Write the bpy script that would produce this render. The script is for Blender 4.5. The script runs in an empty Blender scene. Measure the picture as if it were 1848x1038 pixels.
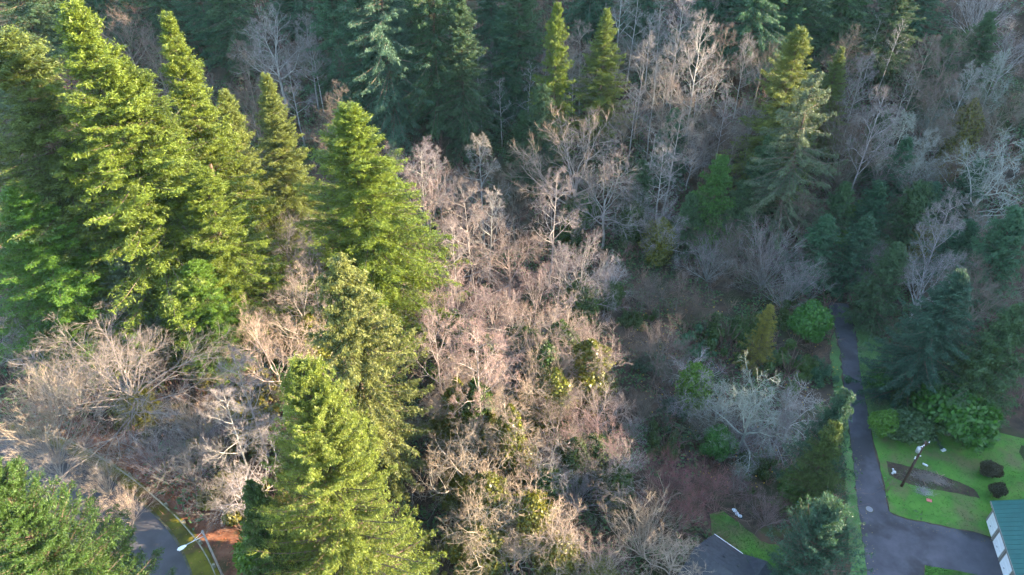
import bpy, math, random
import numpy as np
from mathutils import Vector, Matrix

# ------------------------------------------------------------------ camera, world, sun, exposure
SC = bpy.context.scene
COL = SC.collection
F_PX, CX, CY = 1250.0, 924.0, 519.0          # focal length and centre of the 1848x1038 photograph
PITCH = math.radians(37.0)
CAM_Z = 68.0
cam = bpy.data.cameras.new('camera'); cam.sensor_width = 36.0; cam.lens = 36.0 * F_PX / 1848.0
cam.clip_start = 0.5; cam.clip_end = 6000.0
camo = bpy.data.objects.new('camera', cam); COL.objects.link(camo)
camo.location = (0, 0, CAM_Z); camo.rotation_euler = (math.pi / 2 - PITCH, 0, 0)
SC.camera = camo

SUN_EL = math.radians(20.0)
SUN_U = (0.9987, 0.05)                      # horizontal direction towards the sun
TAN_EL = math.tan(SUN_EL)
world = bpy.data.worlds.new('World'); SC.world = world; world.use_nodes = True
wn = world.node_tree.nodes; wl = world.node_tree.links
sky = wn.new('ShaderNodeTexSky'); sky.sky_type = 'NISHITA'; sky.sun_disc = False
sky.sun_elevation = SUN_EL; sky.sun_rotation = math.atan2(SUN_U[0], SUN_U[1])
sky.air_density = 1.0; sky.dust_density = 0.6; sky.ozone_density = 1.0
wl.new(sky.outputs[0], wn['Background'].inputs[0]); wn['Background'].inputs[1].default_value = 0.135
sun = bpy.data.lights.new('sun', 'SUN'); sun.energy = 5.0; sun.angle = math.radians(0.5); sun.color = (1.0, 0.79, 0.54)
suno = bpy.data.objects.new('sun', sun); COL.objects.link(suno)
sdir = Vector((SUN_U[0] * math.cos(SUN_EL), SUN_U[1] * math.cos(SUN_EL), math.sin(SUN_EL)))
suno.rotation_euler = sdir.to_track_quat('Z', 'Y').to_euler(); suno.location = (150, -40, 120)

SC.view_settings.view_transform = 'Standard'; SC.view_settings.look = 'None'
SC.view_settings.gamma = 1.0; SC.view_settings.use_curve_mapping = False
SC.view_settings.exposure = 3.2
cy = SC.cycles
HAZE = 0.00005
cy.use_adaptive_sampling = True; cy.adaptive_threshold = 0.022; cy.max_bounces = 3; cy.diffuse_bounces = 2; cy.glossy_bounces = 2; cy.transmission_bounces = 3
cy.transparent_max_bounces = 4; cy.volume_bounces = 0; cy.use_denoising = True
cy.sample_clamp_indirect = 6.0; cy.caustics_reflective = False; cy.caustics_refractive = False

# ------------------------------------------------------------------ terrain function
def sst(a, b, x):
    t = np.clip((x - a) / (b - a), 0, 1); return t * t * (3 - 2 * t)
def vnoise(x, y, s, seed=0):
    """smooth value noise in metres s"""
    x = np.asarray(x, float) / s; y = np.asarray(y, float) / s
    xi = np.floor(x); yi = np.floor(y); fx = x - xi; fy = y - yi
    fx = fx * fx * (3 - 2 * fx); fy = fy * fy * (3 - 2 * fy)
    def h(i, j):
        v = np.sin(i * 127.1 + j * 311.7 + seed * 74.7) * 43758.5453
        return v - np.floor(v)
    return (h(xi, yi) * (1 - fx) + h(xi + 1, yi) * fx) * (1 - fy) + (h(xi, yi + 1) * (1 - fx) + h(xi + 1, yi + 1) * fx) * fy
CREST_X = 200.0
def crest(yy):  # out-of-view ridge, its heights, notch and step shaped to cast the valley shade
    return np.interp(yy, [0, 80, 95, 112, 120, 129.5, 131.2, 134.6, 142, 400, 900], [76, 77, 81, 82, 84, 87, 72, 70, 130, 140, 120])
def ground(x, y):
    x = np.asarray(x, float); y = np.asarray(y, float)
    ys = 92 + 22 * sst(45, 0, x)
    a = np.clip((y - ys) / 6.0, -30, 40)
    far = 0.52 * 6.0 * np.log1p(np.exp(a)); far = np.minimum(far, 60 + 0.25 * (far - 60))
    far = np.minimum(far, 150)
    plat = 6.0 * sst(-8, -24, x) * (1 - 0.6 * sst(82, 108, y))
    gully = -4.0 * np.exp(-((y - (ys - 5)) / 9.0) ** 2) * sst(20, 4, x)
    xs = 66 - 10 * sst(70, 100, y)
    t = np.clip((x - xs) / (CREST_X - xs), 0, 1)
    r = crest(y) * (0.35 * t * t + 0.65 * t) * sst(xs - 0.1, xs + 14, x) + 0.0
    r = r * sst(-400, -60, y)
    base = plat + gully
    z = base + np.sqrt((far - r) ** 2 + 9) * 0.5 + (far + r) * 0.5 - 1.5 * np.exp(-(far + r) / 4)
    flatr = sst(14, 20, x) * sst(68, 62, x) * sst(96, 87, y)
    flatl = sst(-24, -26, x) * sst(76, 70, y)
    n = (vnoise(x, y, 9, 1) - .5) * 1.6 + (vnoise(x, y, 3.1, 2) - .5) * 0.5
    wild = (1 - np.clip(flatr + flatl, 0, 1))
    return z * (1 - flatr) * (1 - flatl) + 6.0 * flatl + n * wild
def g1(x, y): return float(ground(x, y))
SP, CP = math.sin(PITCH), math.cos(PITCH)
def ray(u, v):
    a = (u - CX) / F_PX; b = -(v - CY) / F_PX
    return np.array([a, CP + b * SP, -SP + b * CP])
_S = np.concatenate([np.arange(20, 320, 0.4), np.arange(320, 1500, 10)])
def at(u, v, h=0.0):
    """the point of the ground (plus h) that the photograph shows at pixel u, v"""
    d = ray(u, v)
    P = d[None] * _S[:, None]
    dz = CAM_Z + P[:, 2] - (ground(P[:, 0], P[:, 1]) + h)
    i = int(np.argmax(dz < 0)) if (dz < 0).any() else len(_S) - 1
    i = max(i, 1)
    f = dz[i - 1] / (dz[i - 1] - dz[i] + 1e-9)
    s = _S[i - 1] + (_S[i] - _S[i - 1]) * f
    p = d * s; return np.array([p[0], p[1], CAM_Z + p[2]])
def at_z(u, v, z):
    d = ray(u, v); s = (z - CAM_Z) / d[2]; return np.array([d[0] * s, d[1] * s, z])
def depth(p): return p[1] * CP - (p[2] - CAM_Z) * SP

# ------------------------------------------------------------------ materials
def nodes(m):
    m.use_nodes = True; nt = m.node_tree; nt.nodes.clear(); return nt, nt.nodes.new, nt.links.new
def mix(nt, a, b, fac, mode='MIX'):
    n = nt.nodes.new('ShaderNodeMix'); n.data_type = 'RGBA'; n.blend_type = mode
    for s, v in ((0, fac), (6, a), (7, b)):
        if hasattr(v, 'is_output'): nt.links.new(v, n.inputs[s])
        elif s == 0: n.inputs[0].default_value = v
        else: n.inputs[s].default_value = (*v, 1)
    return n.outputs[2]
def noise(nt, scale, detail=4, rough=.55, coord='Object'):
    tc = nt.nodes.new('ShaderNodeTexCoord'); n = nt.nodes.new('ShaderNodeTexNoise')
    n.inputs['Scale'].default_value = scale; n.inputs['Detail'].default_value = detail; n.inputs['Roughness'].default_value = rough
    nt.links.new(tc.outputs[coord], n.inputs['Vector']); return n.outputs['Fac']
def ramp(nt, fac, stops):
    r = nt.nodes.new('ShaderNodeValToRGB'); e = r.color_ramp.elements
    while len(e) < len(stops): e.new(.5)
    for i, (p, c) in enumerate(stops): e[i].position = p; e[i].color = (*c, 1)
    nt.links.new(fac, r.inputs[0]); return r.outputs[0]
def bump(nt, h, strength, dist):
    b = nt.nodes.new('ShaderNodeBump'); b.inputs['Strength'].default_value = strength; b.inputs['Distance'].default_value = dist
    nt.links.new(h, b.inputs['Height']); return b.outputs[0]
def foliage_mat(name, lo, hi, trans=.3, rough=.55, fresh=None):
    """object colour times a leaf to leaf variation stored in the attribute tone"""
    m = bpy.data.materials.new(name); nt, N, L = nodes(m)
    at_ = N('ShaderNodeAttribute'); at_.attribute_name = 'tone'
    oi = N('ShaderNodeObjectInfo')
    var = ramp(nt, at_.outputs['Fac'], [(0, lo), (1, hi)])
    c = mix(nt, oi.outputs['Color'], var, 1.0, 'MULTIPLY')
    p = N('ShaderNodeBsdfPrincipled'); L(c, p.inputs['Base Color']); p.inputs['Roughness'].default_value = rough
    p.inputs['Specular IOR Level'].default_value = .35
    tr = N('ShaderNodeBsdfTranslucent')
    tc = mix(nt, c, (1.25, 1.15, .55), .8, 'MULTIPLY'); L(tc, tr.inputs[0])
    ms = N('ShaderNodeMixShader'); ms.inputs[0].default_value = trans
    L(p.outputs[0], ms.inputs[1]); L(tr.outputs[0], ms.inputs[2])
    o = N('ShaderNodeOutputMaterial'); L(ms.outputs[0], o.inputs[0]); return m
def bark_mat(name, lo, hi, scale, rough=.85):
    m = bpy.data.materials.new(name); nt, N, L = nodes(m)
    oi = N('ShaderNodeObjectInfo'); f = noise(nt, scale, 5, .65)
    c = mix(nt, oi.outputs['Color'], ramp(nt, f, [(.3, lo), (.7, hi)]), 1.0, 'MULTIPLY')
    p = N('ShaderNodeBsdfPrincipled'); L(c, p.inputs['Base Color']); p.inputs['Roughness'].default_value = rough
    p.inputs['Specular IOR Level'].default_value = .25
    L(bump(nt, f, .4, .03), p.inputs['Normal'])
    o = N('ShaderNodeOutputMaterial'); L(p.outputs[0], o.inputs[0]); return m
def surf_mat(name, stops, scale, rough=.9, spec=.3, second=None, bmp=(.4, .03), detail=6, metal=0, coord='Object'):
    m = bpy.data.materials.new(name); nt, N, L = nodes(m)
    f = noise(nt, scale, detail, .62, coord); c = ramp(nt, f, stops)
    if second:
        f2 = noise(nt, second[0], 4, .6, coord); c = mix(nt, c, second[1], ramp(nt, f2, [(second[2], (0, 0, 0)), (second[3], (1, 1, 1))]))
    p = N('ShaderNodeBsdfPrincipled'); L(c, p.inputs['Base Color']); p.inputs['Roughness'].default_value = rough
    p.inputs['Specular IOR Level'].default_value = spec; p.inputs['Metallic'].default_value = metal
    if bmp: L(bump(nt, f, *bmp), p.inputs['Normal'])
    o = N('ShaderNodeOutputMaterial'); L(p.outputs[0], o.inputs[0]); return m
M = {}
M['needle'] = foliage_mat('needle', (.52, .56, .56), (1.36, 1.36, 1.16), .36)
M['leaf'] = foliage_mat('leaf', (.5, .55, .5), (1.5, 1.4, 1.1), .3, .4)
M['bark'] = bark_mat('bark', (.45, .45, .45), (1.35, 1.3, 1.25), 1.6)
M['twig'] = bark_mat('twig', (.75, .72, .72), (1.25, 1.2, 1.15), .6)
M['brush'] = foliage_mat('brush', (.55, .5, .5), (1.6, 1.45, 1.3), .0, .85)
M['floor'] = surf_mat('forest_floor', [(.3, (.026, .02, .015)), (.5, (.062, .043, .03)), (.72, (.105, .066, .042))], .55, .95, .15,
                      (.09, (.03, .04, .014), .5, .62), (.8, .12), 10)
M['asphalt'] = surf_mat('asphalt', [(.28, (.034, .031, .039)), (.5, (.056, .052, .062)), (.72, (.082, .076, .088))], .42, .8, .35, (.17, (.03, .027, .03), .5, .6), (.25, .012), 12)
M['old_asphalt'] = surf_mat('old_asphalt', [(.3, (.05, .047, .05)), (.7, (.075, .07, .073))], .7, .85, .3, (.3, (.04, .038, .038), .5, .7), (.2, .01), 9)
M['lawn'] = surf_mat('lawn', [(.3, (.04, .115, .016)), (.5, (.065, .165, .022)), (.72, (.10, .20, .034))], .45, .9, .2, (.28, (.11, .115, .045), .46, .66), (.8, .05), 10)
M['verge'] = surf_mat('verge_grass', [(.3, (.05, .10, .028)), (.55, (.085, .165, .05)), (.75, (.14, .22, .09))], .6, .9, .2, (.3, (.06, .07, .04), .56, .7), (.8, .06), 10)
M['moss'] = surf_mat('mossy_verge', [(.3, (.05, .045, .012)), (.5, (.10, .09, .012)), (.75, (.17, .15, .02))], .6, .95, .15, (.25, (.10, .05, .03), .5, .62), (.7, .05), 10)
M['litter'] = surf_mat('leaf_litter', [(.3, (.07, .028, .016)), (.5, (.15, .062, .035)), (.72, (.24, .12, .07))], 1.1, .95, .15, (.3, (.06, .05, .02), .54, .66), (.9, .08), 10)
M['soil'] = surf_mat('garden_soil', [(.3, (.03, .022, .016)), (.7, (.07, .048, .032))], 1.2, .95, .2, (.5, (.05, .06, .02), .52, .62), (.8, .06), 8)
M['kerb'] = surf_mat('kerb_concrete', [(.3, (.05, .048, .035)), (.7, (.12, .11, .08))], 1.2, .9, .2, (.8, (.05, .05, .015), .45, .6))
M['rail'] = surf_mat('weathered_rail', [(.3, (.16, .15, .10)), (.7, (.30, .27, .2))], 2.0, .85, .3, (.7, (.10, .10, .03), .5, .62))
M['pole_wood'] = surf_mat('pole_wood', [(.3, (.035, .02, .016)), (.7, (.075, .042, .032))], 3.0, .85, .2)
M['grey_pole'] = surf_mat('grey_pole', [(.3, (.16, .145, .13)), (.7, (.25, .225, .2))], 3.0, .8, .3)
M['steel'] = surf_mat('galvanised_steel', [(.3, (.35, .36, .37)), (.7, (.5, .51, .52))], 4.0, .45, .5, None, None, 4, .6)
M['white'] = surf_mat('white_paint', [(.3, (.62, .62, .62)), (.7, (.78, .78, .78))], 1.5, .5, .4, None, None)
M['lens'] = surf_mat('lamp_lens', [(.3, (.7, .72, .74)), (.7, (.8, .82, .84))], 1.5, .25, .5, None, None)
M['green_roof'] = surf_mat('green_metal_roof', [(.3, (.006, .062, .05)), (.7, (.012, .088, .07))], .9, .45, .5, None, None, 4)
M['trim'] = surf_mat('taupe_trim', [(.3, (.16, .145, .125)), (.7, (.22, .2, .175))], 1.2, .7, .3, None, (.2, .01))
M['shingle'] = surf_mat('asphalt_shingle', [(.3, (.022, .023, .028)), (.7, (.05, .052, .06))], 2.4, .85, .3, (.4, (.035, .037, .042), .5, .7), (.5, .02), 8)
M['siding'] = surf_mat('beige_siding', [(.3, (.3, .28, .25)), (.7, (.36, .34, .3))], .8, .8, .3, None, (.2, .01))
M['black'] = surf_mat('black_rubber', [(.3, (.012, .012, .014)), (.7, (.025, .025, .028))], 2, .6, .4, None, None)
M['brown_roof'] = surf_mat('brown_boards', [(.3, (.2, .13, .09)), (.7, (.32, .22, .16))], 2, .8, .3)
M['green_plastic'] = surf_mat('green_plastic', [(.3, (.01, .30, .12)), (.7, (.015, .36, .15))], 2, .4, .5, None, None)
M['pink'] = surf_mat('faded_red_plastic', [(.3, (.55, .14, .13)), (.7, (.68, .22, .2))], 2, .5, .4, None, None)
M['stone'] = surf_mat('pale_stone', [(.3, (.4, .4, .4)), (.7, (.6, .6, .6))], 4, .8, .3)
M['iron'] = surf_mat('cast_iron', [(.3, (.13, .13, .14)), (.7, (.2, .2, .21))], 9, .55, .5, None, (.5, .01))
m = bpy.data.materials.new('stream_water'); nt, N, L = nodes(m)
p = N('ShaderNodeBsdfPrincipled'); p.inputs['Base Color'].default_value = (.03, .035, .035, 1); p.inputs['Roughness'].default_value = .06
p.inputs['Specular IOR Level'].default_value = .9
L(bump(nt, noise(nt, 3.0, 3), .25, .03), p.inputs['Normal']); o = N('ShaderNodeOutputMaterial'); L(p.outputs[0], o.inputs[0]); M['water'] = m
M['foam'] = surf_mat('foam', [(.3, (.6, .62, .66)), (.7, (.8, .82, .85))], 3, .6, .4, None, (.5, .03))

# ------------------------------------------------------------------ mesh helpers
def mesh_np(name, V, quads=None, tris=None, tone=None, mat=None, smooth=False):
    V = np.asarray(V, np.float32).reshape(-1, 3)
    me = bpy.data.meshes.new(name); me.vertices.add(len(V)); me.vertices.foreach_set('co', V.ravel())
    q = np.zeros((0, 4), np.int32) if quads is None else np.asarray(quads, np.int32).reshape(-1, 4)
    t = np.zeros((0, 3), np.int32) if tris is None else np.asarray(tris, np.int32).reshape(-1, 3)
    nl = q.size + t.size; me.loops.add(nl); me.loops.foreach_set('vertex_index', np.concatenate([q.ravel(), t.ravel()]))
    me.polygons.add(len(q) + len(t))
    st = np.concatenate([np.arange(len(q)) * 4, q.size + np.arange(len(t)) * 3]).astype(np.int32)
    me.polygons.foreach_set('loop_start', st)
    me.polygons.foreach_set('use_smooth', np.full(len(st), smooth))
    if tone is not None:
        a = me.attributes.new('tone', 'FLOAT', 'POINT'); a.data.foreach_set('value', np.asarray(tone, np.float32))
    if mat: me.materials.append(mat)
    me.update(calc_edges=True); me.validate(); return me
def link(name, me, parent=None, mat=None, loc=None):
    o = bpy.data.objects.new(name, me); COL.objects.link(o)
    if parent is not None: o.parent = parent
    if mat is not None and not me.materials: me.materials.append(mat)
    if loc is not None: o.location = loc
    return o
def empty(name, loc, rz=0):
    o = bpy.data.objects.new(name, None); COL.objects.link(o); o.location = loc; o.rotation_euler = (0, 0, rz); o.empty_display_size = .5; return o
def tag(o, label=None, cat=None, group=None, kind=None):
    for k, v in (('label', label), ('category', cat), ('group', group), ('kind', kind)):
        if v: o[k] = v
    return o
def norm(a): return a / (np.linalg.norm(a, axis=-1, keepdims=True) + 1e-9)
def tubes(P0, P1, R0, R1, k):
    """separate tapered prisms; returns verts, quads"""
    P0 = np.asarray(P0, float); P1 = np.asarray(P1, float); n = len(P0)
    d = norm(P1 - P0); ref = np.where(np.abs(d[:, 2:3]) > .9, np.array([[1., 0, 0]]), np.array([[0, 0, 1.]]))
    a = norm(np.cross(d, ref)); b = np.cross(d, a)
    th = np.arange(k) * 2 * math.pi / k
    ring = a[:, None] * np.cos(th)[None, :, None] + b[:, None] * np.sin(th)[None, :, None]
    V = np.concatenate([P0[:, None] + ring * np.asarray(R0)[:, None, None], P1[:, None] + ring * np.asarray(R1)[:, None, None]], 1)
    i = np.arange(k); j = (i + 1) % k
    q = np.stack([i, j, j + k, i + k], 1)
    return V.reshape(-1, 3), (q[None] + (np.arange(n) * 2 * k)[:, None, None]).reshape(-1, 4)
def cones(P, D, Ln, R):
    n = len(P); d = norm(D); ref = np.where(np.abs(d[:, 2:3]) > .9, np.array([[1., 0, 0]]), np.array([[0, 0, 1.]]))
    a = norm(np.cross(d, ref)); b = np.cross(d, a); th = np.arange(3) * 2 * math.pi / 3
    ring = (a[:, None] * np.cos(th)[None, :, None] + b[:, None] * np.sin(th)[None, :, None]) * np.asarray(R)[:, None, None]
    V = np.concatenate([P[:, None] + ring, (P + d * np.asarray(Ln)[:, None])[:, None]], 1)
    t = np.array([[0, 1, 3], [1, 2, 3], [2, 0, 3]])
    return V.reshape(-1, 3), (t[None] + (np.arange(n) * 4)[:, None, None]).reshape(-1, 3)
def leaves(C, D, Nn, Ln, W):
    """pointed leaf or needle-spray faces: centre, direction, rough normal, length, width"""
    d = norm(D); w = norm(np.cross(d, Nn)); l = np.asarray(Ln)[:, None] * .5; ww = np.asarray(W)[:, None] * .5
    V = np.stack([C - d * l, C + w * ww - d * l * .15, C + d * l, C - w * ww - d * l * .15], 1)
    return V.reshape(-1, 3), np.arange(len(C) * 4).reshape(-1, 4)
def sprays(C, D, Nn, Ln, W):
    """slim three-cornered needle sprays"""
    d = norm(D); w = norm(np.cross(d, Nn)); l = np.asarray(Ln)[:, None] * .5; ww = np.asarray(W)[:, None] * .5
    V = np.stack([C - d * l + w * ww, C + d * l, C - d * l - w * ww], 1)
    return V.reshape(-1, 3), np.arange(len(C) * 3).reshape(-1, 3)
def tube_path(pts, radii, k=8, cap=True):
    """one continuous tapered tube"""
    pts = np.asarray(pts, float); n = len(pts); T = np.gradient(pts, axis=0); T = norm(T)
    V = []
    for p, t, r in zip(pts, T, radii):
        ref = np.array([1., 0, 0]) if abs(t[2]) > .9 else np.array([0, 0, 1.])
        a = norm(np.cross(t, ref)); b = np.cross(t, a)
        for i in range(k): V.append(p + (a * math.cos(2 * math.pi * i / k) + b * math.sin(2 * math.pi * i / k)) * r)
    q = [[s * k + i, s * k + (i + 1) % k, (s + 1) * k + (i + 1) % k, (s + 1) * k + i] for s in range(n - 1) for i in range(k)]
    t = []
    if cap:
        V.append(pts[-1]); V.append(pts[0])
        t = [[(n - 1) * k + i, (n - 1) * k + (i + 1) % k, n * k] for i in range(k)] + [[(i + 1) % k, i, n * k + 1] for i in range(k)]
    return np.array(V), q, t
def boxv(c, sx, sy, sz, rz=0):
    x, y, z = sx / 2, sy / 2, sz / 2
    v = np.array([[-x, -y, -z], [x, -y, -z], [x, y, -z], [-x, y, -z], [-x, -y, z], [x, -y, z], [x, y, z], [-x, y, z]])
    r = np.array([[math.cos(rz), -math.sin(rz), 0], [math.sin(rz), math.cos(rz), 0], [0, 0, 1]])
    return v @ r.T + np.asarray(c)
BOXQ = [[0, 3, 2, 1], [4, 5, 6, 7], [0, 1, 5, 4], [1, 2, 6, 5], [2, 3, 7, 6], [3, 0, 4, 7]]
def box(name, c, sx, sy, sz, mat, parent=None, rz=0, bev=0.0):
    me = mesh_np(name, boxv((0, 0, 0), sx, sy, sz), BOXQ, mat=mat)
    o = link(name, me, parent); o.location = c; o.rotation_euler = (0, 0, rz)
    if bev:
        b = o.modifiers.new('bevel', 'BEVEL'); b.width = bev; b.segments = 2
    return o

# ------------------------------------------------------------------ the ground
def axis(lo, hi, step, far):
    mid = np.arange(lo, hi + step, step)
    out = []; s = step; x = hi
    while x < far: s *= 1.22; x += s; out.append(x)
    out2 = []; s = step; x = lo
    while x > -far: s *= 1.22; x -= s; out2.append(x)
    return np.concatenate([np.array(out2[::-1]), mid, np.array(out)])
ax_, ay_ = axis(-110, 150, 1.25, 1800), axis(30, 240, 1.25, 1800)
X, Y = np.meshgrid(ax_, ay_, indexing='xy'); Z = ground(X, Y)
nx, ny = len(ax_), len(ay_)
idx = np.arange(nx * ny).reshape(ny, nx)
Q = np.stack([idx[:-1, :-1], idx[:-1, 1:], idx[1:, 1:], idx[1:, :-1]], -1).reshape(-1, 4)
tag(link('ground', mesh_np('ground', np.stack([X, Y, Z], -1), Q, mat=M['floor'], smooth=True)), kind='structure')

def wpoly(pix, z):                     # outline given where the photograph shows it, laid on the level ground z
    return [tuple(at_z(u, v, z)) for u, v in pix]
def roughen(pts, amp, step, seed):
    r = random.Random(seed); out = []
    for i, a in enumerate(pts):
        b = pts[(i + 1) % len(pts)]; L_ = math.dist(a, b); n = max(1, int(L_ / step))
        for k in range(n):
            t = k / n; out.append((a[0] + (b[0] - a[0]) * t + r.uniform(-amp, amp), a[1] + (b[1] - a[1]) * t + r.uniform(-amp, amp), a[2]))
    return out
def sheet(name, pts, mat, kind='structure', amp=.12, step=.8, seed=1):
    pts = roughen(pts, amp, step, seed) if amp else pts
    me = bpy.data.meshes.new(name); me.from_pydata(pts, [], [list(range(len(pts)))]); me.materials.append(mat)
    if me.polygons[0].normal.z < 0: me.flip_normals()
    me.update(); return tag(link(name, me), kind=kind)
DRIVE = [(1493, 545), (1507, 593), (1517, 636), (1524, 698), (1533, 780), (1541, 834), (1546, 892), (1553, 942), (1566, 1038), (1580, 1110),
         (1668, 1110), (1667, 1020), (1753, 1035), (1838, 1052), (1880, 1100), (1845, 1015), (1790, 973), (1769, 964), (1667, 943), (1638, 938), (1612, 930), (1604, 922), (1599, 901),
         (1588, 848), (1578, 814), (1575, 795), (1556, 695), (1549, 647), (1544, 598), (1530, 548)]
sheet('driveway', wpoly(DRIVE, .05), M['asphalt'], amp=.07, step=.6)
LAWN = [(1545, 660), (1558, 700), (1577, 795), (1590, 848), (1602, 905), (1606, 924), (1640, 936), (1769, 962), (1795, 972), (1860, 1010), (1980, 1000), (1960, 820), (1800, 780), (1700, 740), (1600, 690)]
sheet('lawn', wpoly(LAWN, .02), M['lawn'], amp=.1)
sheet('lawn', wpoly([(1671, 1018), (1756, 1033), (1842, 1050), (1860, 1100), (1660, 1110)], .02), M['lawn'])
sheet('verge', wpoly([(1530, 556), (1546, 600), (1551, 650), (1559, 702), (1578, 792), (1640, 780), (1690, 745), (1660, 680), (1625, 635), (1570, 596)], .03), M['verge'], amp=.2)
sheet('verge', wpoly([(1504, 594), (1515, 636), (1522, 698), (1531, 780), (1540, 834), (1545, 892), (1552, 942), (1564, 1038), (1579, 1110), (1540, 1110), (1530, 942), (1528, 860), (1515, 770), (1506, 698), (1497, 640)], .03), M['verge'], amp=.2)
sheet('lawn', wpoly([(1282, 929), (1303, 921), (1320, 934), (1346, 953), (1372, 975), (1389, 983), (1430, 987), (1450, 1038), (1470, 1110), (1240, 1110), (1284, 985)], .02), M['lawn'], amp=.12)
def zo(x, y): return (1560 + x / 3.733, 760 + y / 3.733)
sheet('garden_bed', wpoly([zo(*p) for p in ((150, 270), (330, 310), (460, 345), (640, 410), (740, 455), (780, 522), (640, 490), (430, 455), (300, 425), (165, 365))], .034), M['soil'], amp=.06, step=.5)
sheet('stream', wpoly([(1316, 915), (1326, 917), (1340, 930), (1356, 950), (1376, 962), (1420, 972), (1455, 960), (1460, 950), (1380, 945), (1345, 915), (1330, 905)], .012), M['soil'], amp=.1)

# road in the lower corner, its kerb, mossy verge and litter bank
ZL = 6.0
def ribbon(name, left, right, mat, kind='structure'):
    V = [];
    for a, b in zip(left, right): V += [a, b]
    q = [[2 * i, 2 * i + 1, 2 * i + 3, 2 * i + 2] for i in range(len(left) - 1)]
    me = mesh_np(name, V, q, mat=mat)
    if me.polygons[0].normal.z < 0: me.flip_normals()
    return tag(link(name, me), kind=kind)
def smooth_line(pts, n=40):
    pts = np.array(pts); t = np.concatenate([[0], np.cumsum(np.linalg.norm(np.diff(pts, axis=0), axis=1))])
    s = np.linspace(0, t[-1], n); out = np.stack([np.interp(s, t, pts[:, k]) for k in range(3)], 1)
    for _ in range(4): out[1:-1] = (out[:-2] + 2 * out[1:-1] + out[2:]) / 4
    return out
zg = 6.0
EDGE = smooth_line([at_z(u, v, zg) for u, v in ((372, 1150), (345, 1038), (325, 990), (302, 953), (270, 922), (236, 894), (190, 857), (140, 830), (80, 800), (0, 775))])
RAILL = smooth_line([at_z(u, v, zg) for u, v in ((425, 1150), (391, 1038), (373, 1002), (348, 967), (318, 935), (283, 903), (242, 869), (215, 850), (170, 822), (110, 793), (20, 768))])
nrm = np.gradient(EDGE, axis=0); nrm = norm(np.stack([nrm[:, 1], -nrm[:, 0], 0 * nrm[:, 0]], 1))
if nrm[5][0] > 0: nrm = -nrm
zz = lambda a, z: np.concatenate([a[:, :2], np.full((len(a), 1), z)], 1)
ribbon('road', list(zz(EDGE, ZL + .02)), list(zz(EDGE + nrm * 8.2, ZL + .02)), M['old_asphalt'])
KO = EDGE - nrm * .22
ribbon('verge', list(zz(KO, ZL + .10)), list(zz(RAILL - nrm * .35, ZL + .12)), M['moss'])
ribbon('bank', list(zz(RAILL - nrm * .35, ZL + .11)), list(zz(RAILL - nrm * 3.6, ZL + .13)), M['litter'])
kv = []
for a, b in zip(EDGE, KO): kv += [(a[0], a[1], ZL), (a[0], a[1], ZL + .13), (b[0], b[1], ZL + .13), (b[0], b[1], ZL)]
kq = [[4 * i + j, 4 * i + 4 + j, 4 * i + 5 + j, 4 * i + 1 + j] for i in range(len(EDGE) - 1) for j in range(3)]
tag(link('kerb', mesh_np('kerb', kv, kq, mat=M['kerb'])), kind='structure')

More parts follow.
